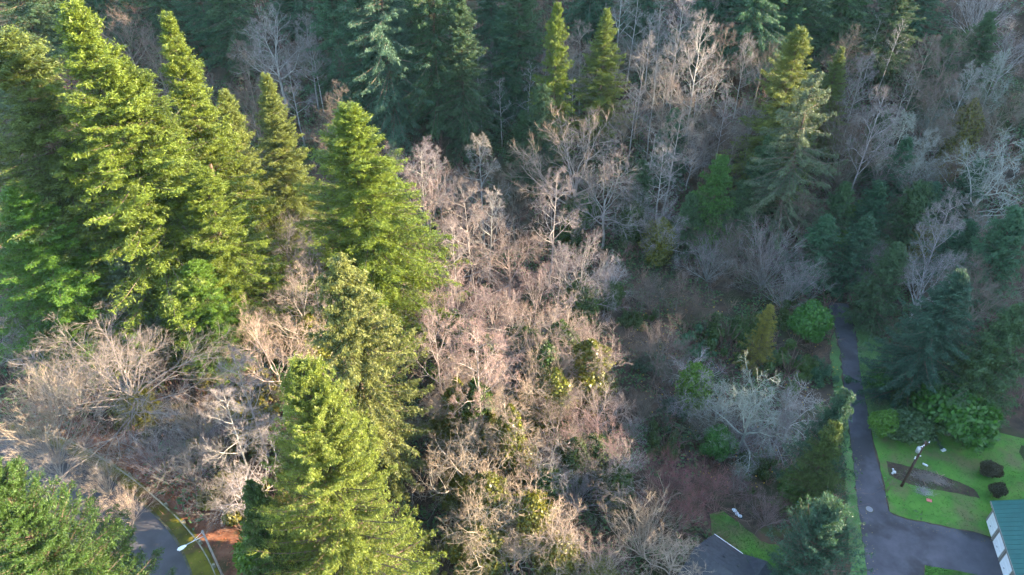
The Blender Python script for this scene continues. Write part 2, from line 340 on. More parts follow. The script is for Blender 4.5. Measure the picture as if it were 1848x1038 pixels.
# ------------------------------------------------------------------ tree generators
def conifer(seed, H=30., R=5., pw=.85, zb=.06, e_bot=-12, e_top=42, droop=.12, up=.12, dz=.42, nb=(5, 8), bl=.42, hang=.25, gap=.04,
            sl=.26, sw=.07, jag=.34, spacing=.18, q=8, twist=.9, lay_=1.):
    g = np.random.default_rng(seed)
    O, D, L_, T = [], [], [], []; w0, w1, wr0, wr1 = [], [], [], []
    zb *= H; z = zb
    while z < H * .985:
        t = (z - zb) / (H - zb)
        lay = 1 + lay_ * (.16 * math.sin(z * 2.3 + seed) + .1 * math.sin(z * .9 + seed * 2))
        for k in range(int(g.integers(*nb))):
            if g.random() < gap: continue
            az = g.uniform(0, 2 * math.pi)
            lob = 1 + .14 * math.sin(2 * az + seed) + .1 * math.sin(3 * az + z * .35)
            Lb = R * ((1 - t) ** pw) * (1 - math.exp(-(t + .07) / .07)) * g.uniform(1 - jag, 1.1) * lay * lob + .25
            el = math.radians(e_bot + (e_top - e_bot) * t ** 1.3 + g.normal(0, 6))
            s = np.linspace(0, 1, 6); hr = Lb * s * math.cos(el); hz = Lb * (s * math.sin(el) - droop * s ** 2 + up * s ** 4)
            sway = g.normal(0, .07) * Lb * s ** 2
            ca, sa = math.cos(az), math.sin(az); z0 = z + g.uniform(-.2, .2)
            P = np.stack([hr * ca - sway * sa, hr * sa + sway * ca, z0 + hz], 1)
            w0.append(P[:-1]); w1.append(P[1:]); rr = .045 * (Lb / 4) + .012; wr0.append(rr * (1 - .8 * s[:-1])); wr1.append(rr * (1 - .8 * s[1:]))
            m = max(4, int(Lb / spacing)); ss = np.concatenate([g.uniform(.12, 1, m), g.uniform(.12, 1, m), [1.0]]); sd = np.concatenate([np.ones(m), -np.ones(m), [0]])
            pos = np.stack([np.interp(ss, s, P[:, i]) for i in range(3)], 1)
            i0 = np.clip((ss * 5).astype(int), 0, 4); tan = norm(P[i0 + 1] - P[i0])
            side = norm(np.cross(tan, np.array([0, 0, 1.]))) * sd[:, None]
            dd = norm(tan * .62 + side * .8 + np.array([0, 0, -hang]) + g.normal(0, .16, (len(ss), 3)))
            ll = (bl * Lb * (1.02 - ss) * .62 + .34 + .1 * bl) * g.uniform(.65, 1.2, len(ss)); ll = np.minimum(ll, 1.5)
            O.append(pos); D.append(dd); L_.append(ll)
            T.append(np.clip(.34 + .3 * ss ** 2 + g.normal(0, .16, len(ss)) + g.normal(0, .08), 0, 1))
        z += dz * (.45 + .75 * (1 - t)) * g.uniform(.8, 1.2)
    O = np.concatenate(O); D = np.concatenate(D); L_ = np.concatenate(L_); T = np.concatenate(T)
    j = (np.arange(q) + .5) / q
    C = (O[:, None] + D[:, None] * (L_[:, None] * j[None])[..., None]).reshape(-1, 3)
    C[:, 2] -= (hang * .25 * L_[:, None] * j[None] ** 2).ravel()
    C = C + g.normal(0, .075, C.shape)
    n = len(C); DD = norm(np.repeat(D, q, 0) + g.normal(0, .6, (n, 3)))
    NN = norm(np.array([0, 0, 1.]) + g.normal(0, twist, (n, 3)))
    big = g.uniform(.75, 1.3, n); V, Td = sprays(C, DD, NN, sl * big, sw * big * g.uniform(.8, 1.3, n))
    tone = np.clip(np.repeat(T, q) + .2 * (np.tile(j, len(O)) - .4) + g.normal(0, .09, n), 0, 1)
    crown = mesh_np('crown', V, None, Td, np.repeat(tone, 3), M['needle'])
    wv, wq = tubes(np.concatenate(w0), np.concatenate(w1), np.concatenate(wr0), np.concatenate(wr1), 3)
    wood = mesh_np('branches', wv, wq, mat=M['bark'])
    zt = np.linspace(-.6, H * .99, 9); tr = np.maximum(.011 * H * (1 - zt / H) ** .8, .02); tr[0] *= 1.35
    tv, tq, tt = tube_path(np.stack([.12 * np.sin(zt * .3 + seed), .12 * np.cos(zt * .23), zt], 1), tr, 8)
    trunk = mesh_np('trunk', tv, tq, tt, mat=M['bark'], smooth=True)
    r = np.hypot(V[:, 0], V[:, 1]); return dict(trunk=trunk, parts=[('branches', wood, 'bark'), ('crown', crown, 'leaf')], H=H, R=float(np.percentile(r, 97)))

def rot_about(d, ang, az):
    d = d / np.linalg.norm(d); ref = np.array([1., 0, 0]) if abs(d[2]) > .9 else np.array([0, 0, 1.])
    a = np.cross(d, ref); a /= np.linalg.norm(a); b = np.cross(d, a)
    return d * math.cos(ang) + (a * math.cos(az) + b * math.sin(az)) * math.sin(ang)
def bare(seed, style):
    g = np.random.default_rng(seed); rnd = random.Random(seed)
    S = dict(
        alder=dict(H=19., tf=.95, r0=.17, limbs=16, lz=(.36, .97), ang=(35, 66), Lf=.32, taper=.7, n2=7, n3=4, wob=.12, trop=.02, tw=5, a2=(32, 60)),
        maple=dict(H=16., tf=.45, r0=.2, limbs=10, lz=(.5, 1.0), ang=(12, 72), Lf=.46, taper=.2, n2=8, n3=6, wob=.13, trop=.02, tw=4, a2=(30, 60)),
        sprawl=dict(H=13., tf=.30, r0=.17, limbs=22, lz=(.5, 1.0), ang=(15, 82), Lf=.78, taper=.3, n2=8, n3=5, wob=.12, trop=.01, tw=4, a2=(24, 55)),
        lichen=dict(H=11., tf=.40, r0=.15, limbs=11, lz=(.4, 1.0), ang=(10, 78), Lf=.50, taper=.2, n2=7, n3=5, wob=.24, trop=.0, tw=3, a2=(40, 75)),
        fan=dict(H=9., tf=.06, r0=.10, limbs=24, lz=(.2, 1.0), ang=(4, 62), Lf=.80, taper=.1, n2=6, n3=3, wob=.07, trop=.01, tw=3, a2=(18, 40)),
        snag=dict(H=20., tf=.98, r0=.15, limbs=14, lz=(.35, .98), ang=(42, 80), Lf=.26, taper=.6, n2=5, n3=3, wob=.2, trop=.02, tw=2, a2=(35, 65)))[style]
    H = S['H']; Zt = H * S['tf']
    lean = g.normal(0, .025, 2)
    zs = np.linspace(-.5, Zt, 9); wx = np.cumsum(g.normal(0, .06, 9)) * H / 20
    tp = np.stack([wx + lean[0] * zs, np.cumsum(g.normal(0, .06, 9)) * H / 20 + lean[1] * zs, zs], 1); tp[0, :2] = tp[1, :2] = 0
    end = .12 if S['tf'] > .8 else .6
    tr = S['r0'] * (1 - (1 - end) * np.clip(zs / Zt, 0, 1)); tr[0] *= 1.4
    tv, tq, tt = tube_path(tp, tr, 8); trunk = mesh_np('trunk', tv, tq, tt, mat=M['bark'], smooth=True)
    limbs = []; tips = []
    for li in range(S['limbs']):
        f = S['lz'][0] + (S['lz'][1] - S['lz'][0]) * ((li + rnd.uniform(.1, .9)) / S['limbs'])
        p = np.array([np.interp(f * Zt, zs, tp[:, k]) for k in range(3)])
        u = (f - S['lz'][0]) / (S['lz'][1] - S['lz'][0])
        ang = math.radians(S['ang'][1] + (S['ang'][0] - S['ang'][1]) * u + rnd.uniform(-8, 8))
        az = li * 2.4 + rnd.uniform(-.5, .5)
        d = np.array([math.sin(ang) * math.cos(az), math.sin(ang) * math.sin(az), math.cos(ang)])
        L0 = H * S['Lf'] * (1 - S['taper'] * u) * rnd.uniform(.75, 1.12)
        r0 = S['r0'] * (.55 if S['tf'] < .8 else .38) * (1 - .45 * u)
        segs = []
        stack = [(p, d, L0, r0, 1)]
        while stack:
            p, d, L, r, lv = stack.pop()
            n = {1: 7, 2: 4, 3: 2}[lv]; st = L / n; pts = [p]; rad = [r]
            for i in range(n):
                w = S['wob'] * (1.0 if lv == 1 else 1.35)
                d = d + np.array([rnd.gauss(0, w), rnd.gauss(0, w), rnd.gauss(0, w) + S['trop']]); d = d / math.sqrt(d @ d)
                p = p + d * st; pts.append(p); rad.append(max(r * (1 - .82 * (i + 1) / n), .009))
            for i in range(n): segs.append((pts[i], pts[i + 1] + (pts[i + 1] - pts[i]) * .02, rad[i], rad[i + 1], lv))
            if lv == 3: 
                for i in range(n): tips.append((pts[i + 1], pts[i + 1] - pts[i], L))
            else:
                nc = S['n2'] if lv == 1 else S['n3']
                for c in range(nc):
                    fr = .22 + .78 * (c + rnd.random()) / nc; i = min(int(fr * n), n - 1)
                    q = pts[i] + (pts[i + 1] - pts[i]) * (fr * n - i)
                    dd = rot_about(pts[i + 1] - pts[i], math.radians(rnd.uniform(*S['a2'])), rnd.uniform(0, 6.283))
                    rr = max(rad[i] * .62, .012)
                    stack.append((q, dd, L * (.52 if lv == 1 else .5) * (1.1 - .5 * fr) * rnd.uniform(.7, 1.2), rr, lv + 1))
                tips.append((pts[-1], pts[-1] - pts[-2], L * .5))
        V, Q_ = [], []; off = 0
        for lv, k in ((1, 5), (2, 3), (3, 3)):
            ss = [x for x in segs if x[4] == lv]
            if not ss: continue
            v, q_ = tubes([x[0] for x in ss], [x[1] for x in ss], np.array([x[2] for x in ss]), np.array([x[3] for x in ss]), k)
            V.append(v); Q_.append(q_ + off); off += len(v)
        limbs.append((np.concatenate(V), np.concatenate(Q_)))
    split = [('limb', mesh_np('limb', v, q_, mat=M['bark'], smooth=True), 'bark') for v, q_ in limbs] if style in ('maple', 'lichen') else None
    if style == 'sprawl': limbs = [('limb', mesh_np('limb', v, q_, mat=M['bark'], smooth=True), 'bark') for v, q_ in limbs]
    else:
        offs = np.cumsum([0] + [len(v) for v, _ in limbs[:-1]])
        limbs = [('limbs', mesh_np('limbs', np.concatenate([v for v, _ in limbs]), np.concatenate([q_ + o_ for (_, q_), o_ in zip(limbs, offs)]), mat=M['bark'], smooth=True), 'bark')]
    P = np.array([t[0] for t in tips]); D = norm(np.array([t[1] for t in tips])); Lt = np.array([t[2] for t in tips])
    k = S['tw']; P = np.repeat(P, k, 0); D = norm(np.repeat(D, k, 0) + g.normal(0, .42, (len(P), 3)) + np.array([0, 0, .1])); Ln = np.clip(np.repeat(Lt, k) * .55, .35, 1.0) * g.uniform(.6, 1.3, len(P))
    f = g.uniform(.25, .9, (len(P), 2)); P2 = np.concatenate([P + D * (Ln * f[:, i])[:, None] for i in range(2)])
    D2 = norm(np.concatenate([D, D]) + g.normal(0, .55, (len(P2), 3))); L2 = np.concatenate([Ln, Ln]) * .6
    rt = .0085 if style != 'lichen' else .0105
    v, t = cones(np.concatenate([P, P2]), np.concatenate([D, D2]), np.concatenate([Ln, L2]), np.concatenate([np.full(len(P), rt), np.full(len(P2), rt * .8)]))
    twigs = mesh_np('twigs', v, None, t, mat=M['twig'])
    r = np.hypot(v[:, 0], v[:, 1])
    return dict(trunk=trunk, parts=limbs + [('twigs', twigs, 'twig')], H=float(np.percentile(v[:, 2], 99.5)), R=float(np.percentile(r, 96)), split=split + [('twigs', twigs, 'twig')] if split else None)
def ivy_mesh(seed, H, R, n=8000, lump=.5):
    """ivy sleeve round a trunk, H high"""
    g = np.random.default_rng(seed); z = g.uniform(0, 1, n) ** .9; az = g.uniform(0, 6.283, n)
    prof = (.55 + .45 * np.sin(np.clip(z, 0, 1) * 2.6 + .4)) * (1 + lump * (vnoise(z * H * 1.3, az * 1.5, 1, seed) - .4)) * np.clip((1.03 - z) / .2, .05, 1)
    r = R * prof * g.uniform(.45, 1.05, n)
    C = np.stack([r * np.cos(az), r * np.sin(az), z * H], 1)
    out = np.stack([np.cos(az), np.sin(az), .35 * np.ones(n)], 1); NN = norm(out + g.normal(0, .5, (n, 3)))
    DD = norm(np.array([0, 0, -1.]) + g.normal(0, .6, (n, 3))); s = g.uniform(.13, .28, n)
    V, Q_ = leaves(C, DD, NN, s, s * .8); return mesh_np('ivy', V, Q_, tone=np.repeat(g.uniform(0, 1, n), 4), mat=M['leaf'])
def bush(seed, n=7000, lumps=11, leaf=.34, aspect=.95, up=.2, wl=.6, low=0.):
    """leafy evergreen shrub about 2 m in radius and 4 m high built of leaf faces on a set of lobes"""
    g = np.random.default_rng(seed); C, NN = [], []
    for i in range(lumps):
        a = i * 2.4 + g.uniform(-.4, .4); rr = 1.35 * math.sqrt((i + .3) / lumps); c = np.array([rr * math.cos(a), rr * math.sin(a), (1.1 + 1.5 * (1 - (rr / 1.5) ** 2) * g.uniform(.75, 1.15)) * aspect])
        rad = g.uniform(.45, 1.1) * (1 - .45 * low); m = n // lumps
        if low: c = np.array([g.normal(0, .95), g.normal(0, .95), g.uniform(.15, 1.0) * low])
        d = norm(g.normal(0, 1, (m, 3))); sh = rad * (1 + .22 * (vnoise(d[:, 0] * 3, d[:, 1] * 3 + d[:, 2] * 2, 1, seed + i) - .5)) * g.uniform(.55, 1.06, m)
        C.append(c + d * sh[:, None] * np.array([1, 1, .95])); NN.append(norm(d + np.array([0, 0, .5]) + g.normal(0, .45, (m, 3))))
    C = np.concatenate(C); NN = np.concatenate(NN); C[:, 2] = np.maximum(C[:, 2], .1); m = len(C)
    DD = norm(g.normal(0, 1, (m, 3)) + np.array([0, 0, up])); s = leaf * g.uniform(.5, 1.7, m)
    V, Q_ = leaves(C, DD, NN, s, s * wl)
    crown = mesh_np('crown', V, Q_, tone=np.repeat(np.clip(g.normal(.5, .22, m), 0, 1), 4), mat=M['leaf'])
    b0, b1 = [], []
    for i in range(9):
        a = i * 2.4; b0.append((0, 0, -.2)); b1.append((math.cos(a) * .9, math.sin(a) * .9, 1.9))
    v, q_ = tubes(b0, b1, np.full(9, .06), np.full(9, .02), 5)
    return dict(trunk=mesh_np('stem', v, q_, mat=M['bark']), trunk_name='stem', parts=[('crown', crown, 'leaf')], H=float(np.percentile(V[:, 2], 99.5)), R=float(np.percentile(np.hypot(V[:, 0], V[:, 1]), 97)))

LIB = {}
LIB['fir'] = [conifer(11, 34, 8.2, .8, .05, gap=.05), conifer(12, 34, 8.0, .72, .06, e_bot=-18, droop=.16, gap=.08, hang=.35), conifer(13, 34, 7.2, .9, .1, jag=.42, gap=.1)]
LIB['fullfir'] = [conifer(21, 28, 10.2, .72, .02, e_bot=-8, e_top=50, droop=.1, up=.14, dz=.44, gap=.0, lay_=.4, jag=.2, bl=.36, spacing=.17, q=9, sl=.23, sw=.06, nb=(5, 8))]
LIB['spruce'] = [conifer(31, 28, 8.6, .8, .03, e_bot=-14, e_top=30, droop=.2, up=.18, dz=.62, nb=(6, 9), hang=.6, gap=.03, jag=.42, bl=.28, sl=.3, sw=.075),
                 conifer(32, 28, 9.0, .75, .05, e_bot=-24, e_top=22, droop=.28, up=.22, dz=.66, nb=(3, 6), hang=1.1, gap=.1, jag=.45, bl=.22, sl=.3, sw=.075, spacing=.22)]
LIB['farfir'] = [conifer(41, 28, 8.0, .7, .05, e_bot=-22, droop=.18, hang=.5, gap=.1, jag=.42, dz=.5), conifer(42, 28, 7.4, .62, .08, e_bot=-26, e_top=30, droop=.22, hang=.7, gap=.12, jag=.45, dz=.5)]
LIB['cedar'] = [conifer(51, 15, 5.0, .55, .03, e_bot=10, e_top=60, droop=.25, up=.05, dz=.36, nb=(5, 8), hang=.9, gap=.03, jag=.34, bl=.36, sl=.22, sw=.095, spacing=.28, twist=1.2), conifer(52, 15, 4.6, .75, .03, e_bot=0, e_top=55, droop=.2, up=.08, dz=.36, nb=(5, 8), hang=.6, gap=.06, jag=.45, bl=.36, sl=.22, sw=.09, spacing=.28, twist=1.1)]
LIB['blue'] = [conifer(61, 11, 5.0, .5, .02, e_bot=-2, e_top=62, droop=.06, up=.12, dz=.34, nb=(6, 9), hang=.1, gap=.0, jag=.22, bl=.34, sl=.2, sw=.08, spacing=.26, q=7)]
for k, sd in (('alder', (101, 102, 103)), ('maple', (111, 112, 113)), ('sprawl', (121,)), ('lichen', (131, 132)), ('fan', (141, 142)), ('snag', (151, 152))):
    LIB[k] = [bare(s, k) for s in sd]
LIB['bush'] = [bush(201, 15000, 14, .2), bush(202, 13000, 10, .18, 1.1)]
LIB['mound'] = [bush(203, 13000, 24, .19, .9, low=1.), bush(204, 12000, 20, .17, .9, low=1.2)]
LIB['ivy'] = [ivy_mesh(301, 9., 1.2), ivy_mesh(302, 9., 1.35, 8000, .9)]

# ------------------------------------------------------------------ the trees, one row each
# kind, variant, top pixel x, top pixel y, foot pixel y, crown width in pixels, colour, label, [ivy colour, ivy share of height]
LEAF = dict(bluedark=(.036, .085, .058), corner=(.042, .085, .015), sageolive=(.128, .145, .042), firlight=(.116, .155, .026), fir=(.102, .142, .018), olive=(.105, .135, .03), bright=(.075, .14, .018), deep=(.05, .085, .022), blue=(.065, .12, .085), dark=(.05, .095, .044), teal=(.045, .105, .062),
            sage=(.085, .115, .075), cedar=(.05, .12, .022), gold=(.17, .155, .03), lime=(.075, .16, .02), laurel=(.042, .13, .022), ivy=(.045, .085, .018), ivyy=(.105, .115, .018), moss=(.10, .10, .02), brownred=(.04, .036, .02))
BARK = dict(pink=((.29, .25, .225), (.19, .143, .124)), tan=((.32, .275, .225), (.225, .174, .134)), grey=((.26, .245, .235), (.175, .152, .147)), white=((.38, .365, .345), (.21, .187, .175)), brown=((.165, .14, .115), (.135, .105, .085)),
            cream=((.21, .195, .178), (.15, .136, .122)),
            wine=((.24, .175, .16), (.185, .115, .105)), gold=((.24, .19, .08), (.24, .18, .07)), red=((.18, .10, .095), (.185, .08, .075)), lichen=((.27, .285, .25), (.22, .23, .20)), fircone=((.12, .085, .065), (.12, .085, .065)))
TREES = [
 # sunlit firs above the curving road
 ('fir', 0, 128, 2, 610, 330, 'fir', 'tallest sunlit fir, its tip touching the top edge above the curving road'),
 ('fir', 1, 218, 108, 600, 250, 'fir', 'sunlit fir merged into the side of the tallest fir'),
 ('fir', 2, 298, 22, 540, 210, 'fir', 'tall slim sunlit fir with ragged tip beside the tallest fir'),
 ('fir', 1, 2, 50, 580, 340, 'olive', 'drooping olive fir cut by the photo edge beside the tallest fir'),
 ('fir', 0, 25, 330, 640, 270, 'bright', 'lower bright green fir under the drooping olive fir at the photo edge'),
 ('fir', 1, 402, 160, 500, 130, 'olive', 'narrow fir with ivy-draped side between the ragged-tipped and blunt-tipped firs'),
 ('fir', 0, 478, 132, 470, 150, 'olive', 'blunt-tipped yellowish fir standing before the dark far slope'),
 ('fir', 0, 628, 186, 580, 300, 'fir', 'full conical bright fir beside the pink alder grove'),
 ('fir', 1, 360, 300, 620, 190, 'fir', 'sunlit fir with bare brown gap in its crown above the leafless thicket'),
 ('spruce', 0, 610, 462, 850, 265, 'sageolive', 'open spiky olive spruce behind the broad round fir'),
 ('fullfir', 0, 545, 655, 1120, 300, 'firlight', 'broad round bright fir at the bottom of the photo'),
 ('fullfir', 0, -30, 842, 1230, 325, 'corner', 'dense bright green fir overhanging the curving road in the photo corner'),
 ('spruce', 0, 215, 440, 640, 170, 'sage', 'pale bluish young spruce below the tallest fir'),
 ('fir', 1, 350, 470, 665, 150, 'bright', 'small bright green fir beside the pale bluish young spruce'),
 ('cedar', 0, 120, 560, 690, 90, 'bright', 'small green cedar behind the sprawling leafless maple'),
 ('cedar', 0, 455, 880, 1080, 130, 'deep', 'low dark green cedar behind the street lamp'),
 # dark firs of the far slope
 ('farfir', 0, 668, -190, 245, 170, 'blue', 'massive weeping blue-green fir on the far slope behind the full conical fir'),
 ('farfir', 1, 580, -120, 190, 120, 'teal', 'dark fir between the weeping blue-green fir and grey alders'),
 ('farfir', 1, 772, -110, 245, 130, 'dark', 'dark straight fir next to the weeping blue-green fir'),
 ('farfir', 0, 828, -20, 270, 130, 'dark', 'dark fir between the straight dark fir and half-lit fir, widest of the three'),
 ('farfir', 0, 938, -60, 200, 120, 'dark', 'dark fir just behind the half-lit fir on the far slope'),
 ('farfir', 1, 885, -110, 150, 100, 'teal', 'narrow dark fir between two dark firs high on the far slope'),
 ('farfir', 0, 1006, 4, 300, 90, 'fir', 'half-lit fir with bright tip and bare lower trunk on the far slope'),
 ('farfir', 1, 978, 150, 345, 100, 'dark', 'short dark fir below the half-lit fir'),
 ('fir', 2, 1096, 14, 262, 105, 'firlight', 'lone fully sunlit narrow fir on the far slope'),
 ('farfir', 1, 385, -110, 130, 120, 'dark', 'dark fir high behind the ragged-tipped sunlit fir'),
 ('farfir', 0, 330, -120, 100, 110, 'teal', 'dark fir at the top edge above the ragged-tipped sunlit fir'),
 ('farfir', 1, 60, -130, 110, 140, 'dark', 'dark fir in the shaded upper photo corner behind the tallest fir'),
 ('farfir', 0, -10, -120, 150, 150, 'dark', 'dark fir filling the top corner behind the drooping olive fir'),
 ('farfir', 1, 140, -150, 80, 120, 'teal', 'dark fir at the top edge just behind the tip of the tallest fir'),
 ('farfir', 0, 240, -150, 70, 120, 'dark', 'dark fir at the top edge between the tallest and ragged-tipped firs'),
 ('farfir', 0, 640, -60, 235, 120, 'teal', 'blue-green fir tucked before the weeping blue-green fir'),
 ('farfir', 1, 705, -20, 225, 110, 'blue', 'pale blue-green fir between the weeping fir and straight dark fir'),
 ('farfir', 0, 905, 20, 215, 95, 'teal', 'blue-green fir before the narrow dark fir of the far slope'),
 ('farfir', 1, 1285, -30, 130, 100, 'teal', 'blue-green fir standing behind the golden mossy trees'),
 ('farfir', 0, 1440, -90, 130, 110, 'teal', 'blue-green fir directly above the twin-tipped fir'),
 ('farfir', 1, 1540, -60, 120, 110, 'dark', 'blue-green fir at the top edge above the slim lit-tipped fir'),
 ('farfir', 0, 1640, -70, 150, 110, 'dark', 'dark fir in shade behind the slim white alder'),
 ('farfir', 1, 1715, 60, 220, 90, 'dark', 'dark shaded fir beside the brown round maple'),
 ('farfir', 0, 1790, 20, 200, 100, 'dark', 'dark shaded fir under the slanting white stems'),
 ('farfir', 1, 1175, -90, 90, 90, 'teal', 'dark fir at the top edge among the white alders'),
 ('farfir', 0, 505, -170, 60, 110, 'teal', 'dark fir behind the grey alder at the top edge'),
 ('farfir', 0, 1320, -140, 110, 150, 'teal', 'dense teal fir at the top edge beside the mossy golden trees'),
 ('farfir', 1, 1392, -110, 140, 140, 'teal', 'dense teal fir at the top edge above the drooping spruce'),
 ('farfir', 0, 1475, -120, 110, 130, 'dark', 'dark fir at the top edge behind the twin-tipped sunlit fir'),
 ('farfir', 1, 1075, -140, 70, 110, 'teal', 'dark fir at the top edge behind the lone sunlit fir'),
 ('farfir', 0, 730, -190, 120, 120, 'dark', 'dark fir rising out of frame behind the weeping blue-green fir'),
 ('fir', 1, 1447, 48, 350, 150, 'olive', 'twin-tipped tall fir with lit tip behind the drooping spruce'),
 ('spruce', 1, 1474, 128, 440, 190, 'sage', 'drooping grey-green spruce with long hanging boughs above the brambles'),
 ('fir', 2, 1521, 84, 290, 85, 'olive', 'slim fir with lit tip just behind the drooping spruce'),
 ('cedar', 0, 1304, 286, 448, 90, 'cedar', 'bright green cedar standing alone in the leafless slope'),
 ('cedar', 0, 1250, 350, 460, 70, 'dark', 'dark cedar in the shade of the bright green cedar'),
 ('cedar', 0, 1345, 330, 450, 80, 'dark', 'dark evergreen between the bright green cedar and drooping spruce'),
 # evergreens about the driveway and the steep slope
 ('cedar', 1, 1391, 551, 668, 62, 'gold', 'golden conical cypress at the edge of the brambles'),
 ('blue', 0, 1500, 922, 1085, 150, 'bluedark', 'rounded blue-green conifer beside the driveway junction'),
 ('cedar', 0, 1526, 712, 905, 100, 'bluedark', 'green feathery cedar leaning over the driveway edge'),
 ('cedar', 0, 1508, 770, 935, 90, 'deep', 'dark feathery cedar below the leaning green cedar'),
 ('spruce', 0, 1738, 488, 725, 190, 'bluedark', 'broad blue-green spruce across the driveway from the brambles'),
 ('cedar', 0, 1665, 330, 470, 110, 'dark', 'dark rounded evergreen on the steep slope below the yellow-leaved brush'),
 ('cedar', 1, 1568, 390, 525, 105, 'teal', 'dark evergreen where the driveway enters the wood'),
 ('cedar', 1, 1625, 440, 590, 110, 'dark', 'dark evergreen beside the pale leafless tree above the driveway'),
 ('cedar', 1, 1495, 390, 515, 110, 'teal', 'dark evergreen at the foot of the drooping spruce'),
 ('cedar', 0, 1845, 560, 770, 150, 'dark', 'dark cedar at the photo edge above the laurel'),
 ('cedar', 0, 1800, 620, 770, 110, 'deep', 'dark drooping cedar between the broad blue-green spruce and laurel'),
 ('cedar', 0, 1840, 380, 560, 120, 'teal', 'dark evergreen at the photo edge below the lichen-covered tree'),
 ('cedar', 0, 1750, 400, 520, 100, 'teal', 'dark evergreen below the lichen-covered tree'),
 ('cedar', 0, 1590, 330, 450, 80, 'teal', 'dark evergreen beneath the brown fan of branches'),
 ('farfir', 1, 1560, -130, 60, 110, 'dark', 'dark fir at the top edge before the white twin alder'),
 ('farfir', 0, 1690, -120, 70, 110, 'teal', 'dark fir at the top edge above the brown maples of the steep slope'),
 # pink alder grove and its neighbours
 ('alder', 0, 745, 252, 440, 105, 'grey', 'grey alder just behind the full conical fir'),
 ('alder', 1, 790, 268, 430, 80, 'grey', 'thin grey alder with crooked top behind the peach alder'),
 ('maple', 0, 765, 300, 510, 135, 'pink', 'peach-topped alder against the full conical fir'),
 ('alder', 2, 868, 240, 420, 95, 'grey', 'grey rounded alder standing before the dark straight fir'),
 ('alder', 0, 850, 330, 560, 110, 'pink', 'pink alder with several white trunks at the gully edge'),
 ('alder', 1, 880, 340, 545, 90, 'white', 'white-trunked alder in the pink clump at the gully edge'),
 ('alder', 2, 815, 390, 580, 110, 'grey', 'shaded grey alder below the peach-topped alder'),
 ('maple', 1, 920, 410, 600, 125, 'pink', 'small pink round-topped alder below the white-trunked alder'),
 ('maple', 0, 968, 470, 630, 120, 'pink', 'peach alder where the grove meets the dark gully'),
 ('maple', 1, 815, 500, 690, 140, 'pink', 'peach alder beside the foot of the full conical fir', 'ivy', .6),
 ('maple', 0, 890, 510, 690, 140, 'pink', 'peach alder in the middle of the grove top row'),
 ('maple', 1, 1055, 432, 620, 130, 'grey', 'grey ivy-clad alder at the edge of the shade', 'ivy', .5),
 ('lichen', 0, 1108, 462, 620, 90, 'white', 'pale crooked tree at the edge of the dark ravine floor', 'ivy', .5),
 ('alder', 1, 1010, 440, 600, 80, 'grey', 'thin grey alder between the ivy-clad alder and pink alder'),
 ('alder', 1, 785, 555, 760, 110, 'pink', 'straight pink alder next to the spiky olive spruce'),
 ('alder', 0, 850, 560, 780, 140, 'pink', 'broad pink alder below the top row of the grove', 'ivy', .6),
 ('maple', 1, 940, 545, 730, 150, 'pink', 'mauve alder in the middle of the grove', 'ivy', .7),
 ('maple', 0, 1015, 545, 720, 140, 'pink', 'mauve alder below the grey ivy-clad alder', 'ivy', .8),
 ('maple', 1, 1070, 592, 800, 130, 'pink', 'alder smothered in olive ivy at the edge of the shade', 'ivyy', .85),
 ('alder', 2, 820, 640, 860, 120, 'tan', 'tan alder with yellow ivy column beside the spiky olive spruce', 'ivyy', .8),
 ('maple', 0, 870, 640, 850, 130, 'tan', 'tan alder with a bare forked trunk wrapped in ivy', 'ivyy', .6),
 ('maple', 1, 955, 640, 850, 150, 'tan', 'cream wide-topped alder below the mauve alders', 'ivyy', .5),
 ('alder', 0, 920, 700, 900, 110, 'tan', 'tan alder under the cream wide-topped alder', 'ivyy', .85),
 ('maple', 0, 1085, 690, 870, 110, 'pink', 'mauve alder under the ivy-smothered alder'),
 ('maple', 1, 1010, 720, 900, 110, 'pink', 'pink leafless tree above the ivy clump at the grove edge'),
 ('lichen', 1, 830, 770, 1010, 170, 'tan', 'big curly-branched cream tree beside the broad round fir', 'ivyy', .4),
 ('lichen', 0, 935, 780, 990, 140, 'tan', 'curly-branched tree with an olive ivy head', 'ivyy', .9),
 ('lichen', 1, 985, 820, 1010, 120, 'grey', 'grey curly-branched tree with ivied trunk above the mossy yellow tree', 'ivy', .7),
 ('maple', 1, 1080, 755, 930, 130, 'wine', 'reddish fine-twigged tree with an ivy spire beside the dark ravine', 'ivy', .7),
 ('maple', 0, 1125, 800, 960, 120, 'pink', 'mauve fine-twigged tree with ivy spire just below the reddish tree', 'ivy', .6),
 ('fan', 0, 1045, 850, 980, 130, 'grey', 'grey bushy willow below the reddish fine-twigged tree'),
 ('lichen', 0, 1010, 925, 1130, 160, 'tan', 'cream tree with mossy yellow trunk at the bottom of the photo', 'moss', .6),
 ('fan', 1, 1175, 910, 1080, 180, 'tan', 'sunlit tan fan-shaped willow above the grey house roof'),
 ('lichen', 1, 860, 900, 1090, 170, 'tan', 'tangled cream tree at the bottom beside the broad round fir', 'ivyy', .6),
 ('lichen', 0, 930, 960, 1130, 120, 'tan', 'small cream tree at the bottom beside the mossy yellow tree'),
 ('fan', 0, 1090, 990, 1130, 130, 'tan', 'low tan willow at the bottom between mossy tree and fan willow', 'moss', .6),
 ('lichen', 1, 1225, 965, 1120, 130, 'tan', 'small cream twiggy tree touching the grey house roof'),
 ('alder', 1, 1165, 500, 590, 40, 'brown', 'brown shaded sapling on the ravine floor below the ivied stump'),
 # leafless trees between the firs and the road
 ('maple', 0, 530, 478, 680, 150, 'tan', 'cream sunlit tree between the tallest fir and spiky spruce', 'ivyy', .5),
 ('alder', 2, 590, 500, 680, 90, 'tan', 'slim cream alder just beside the spiky olive spruce'),
 ('maple', 1, 500, 385, 560, 110, 'grey', 'grey leafless tree below the blunt-tipped yellowish fir'),
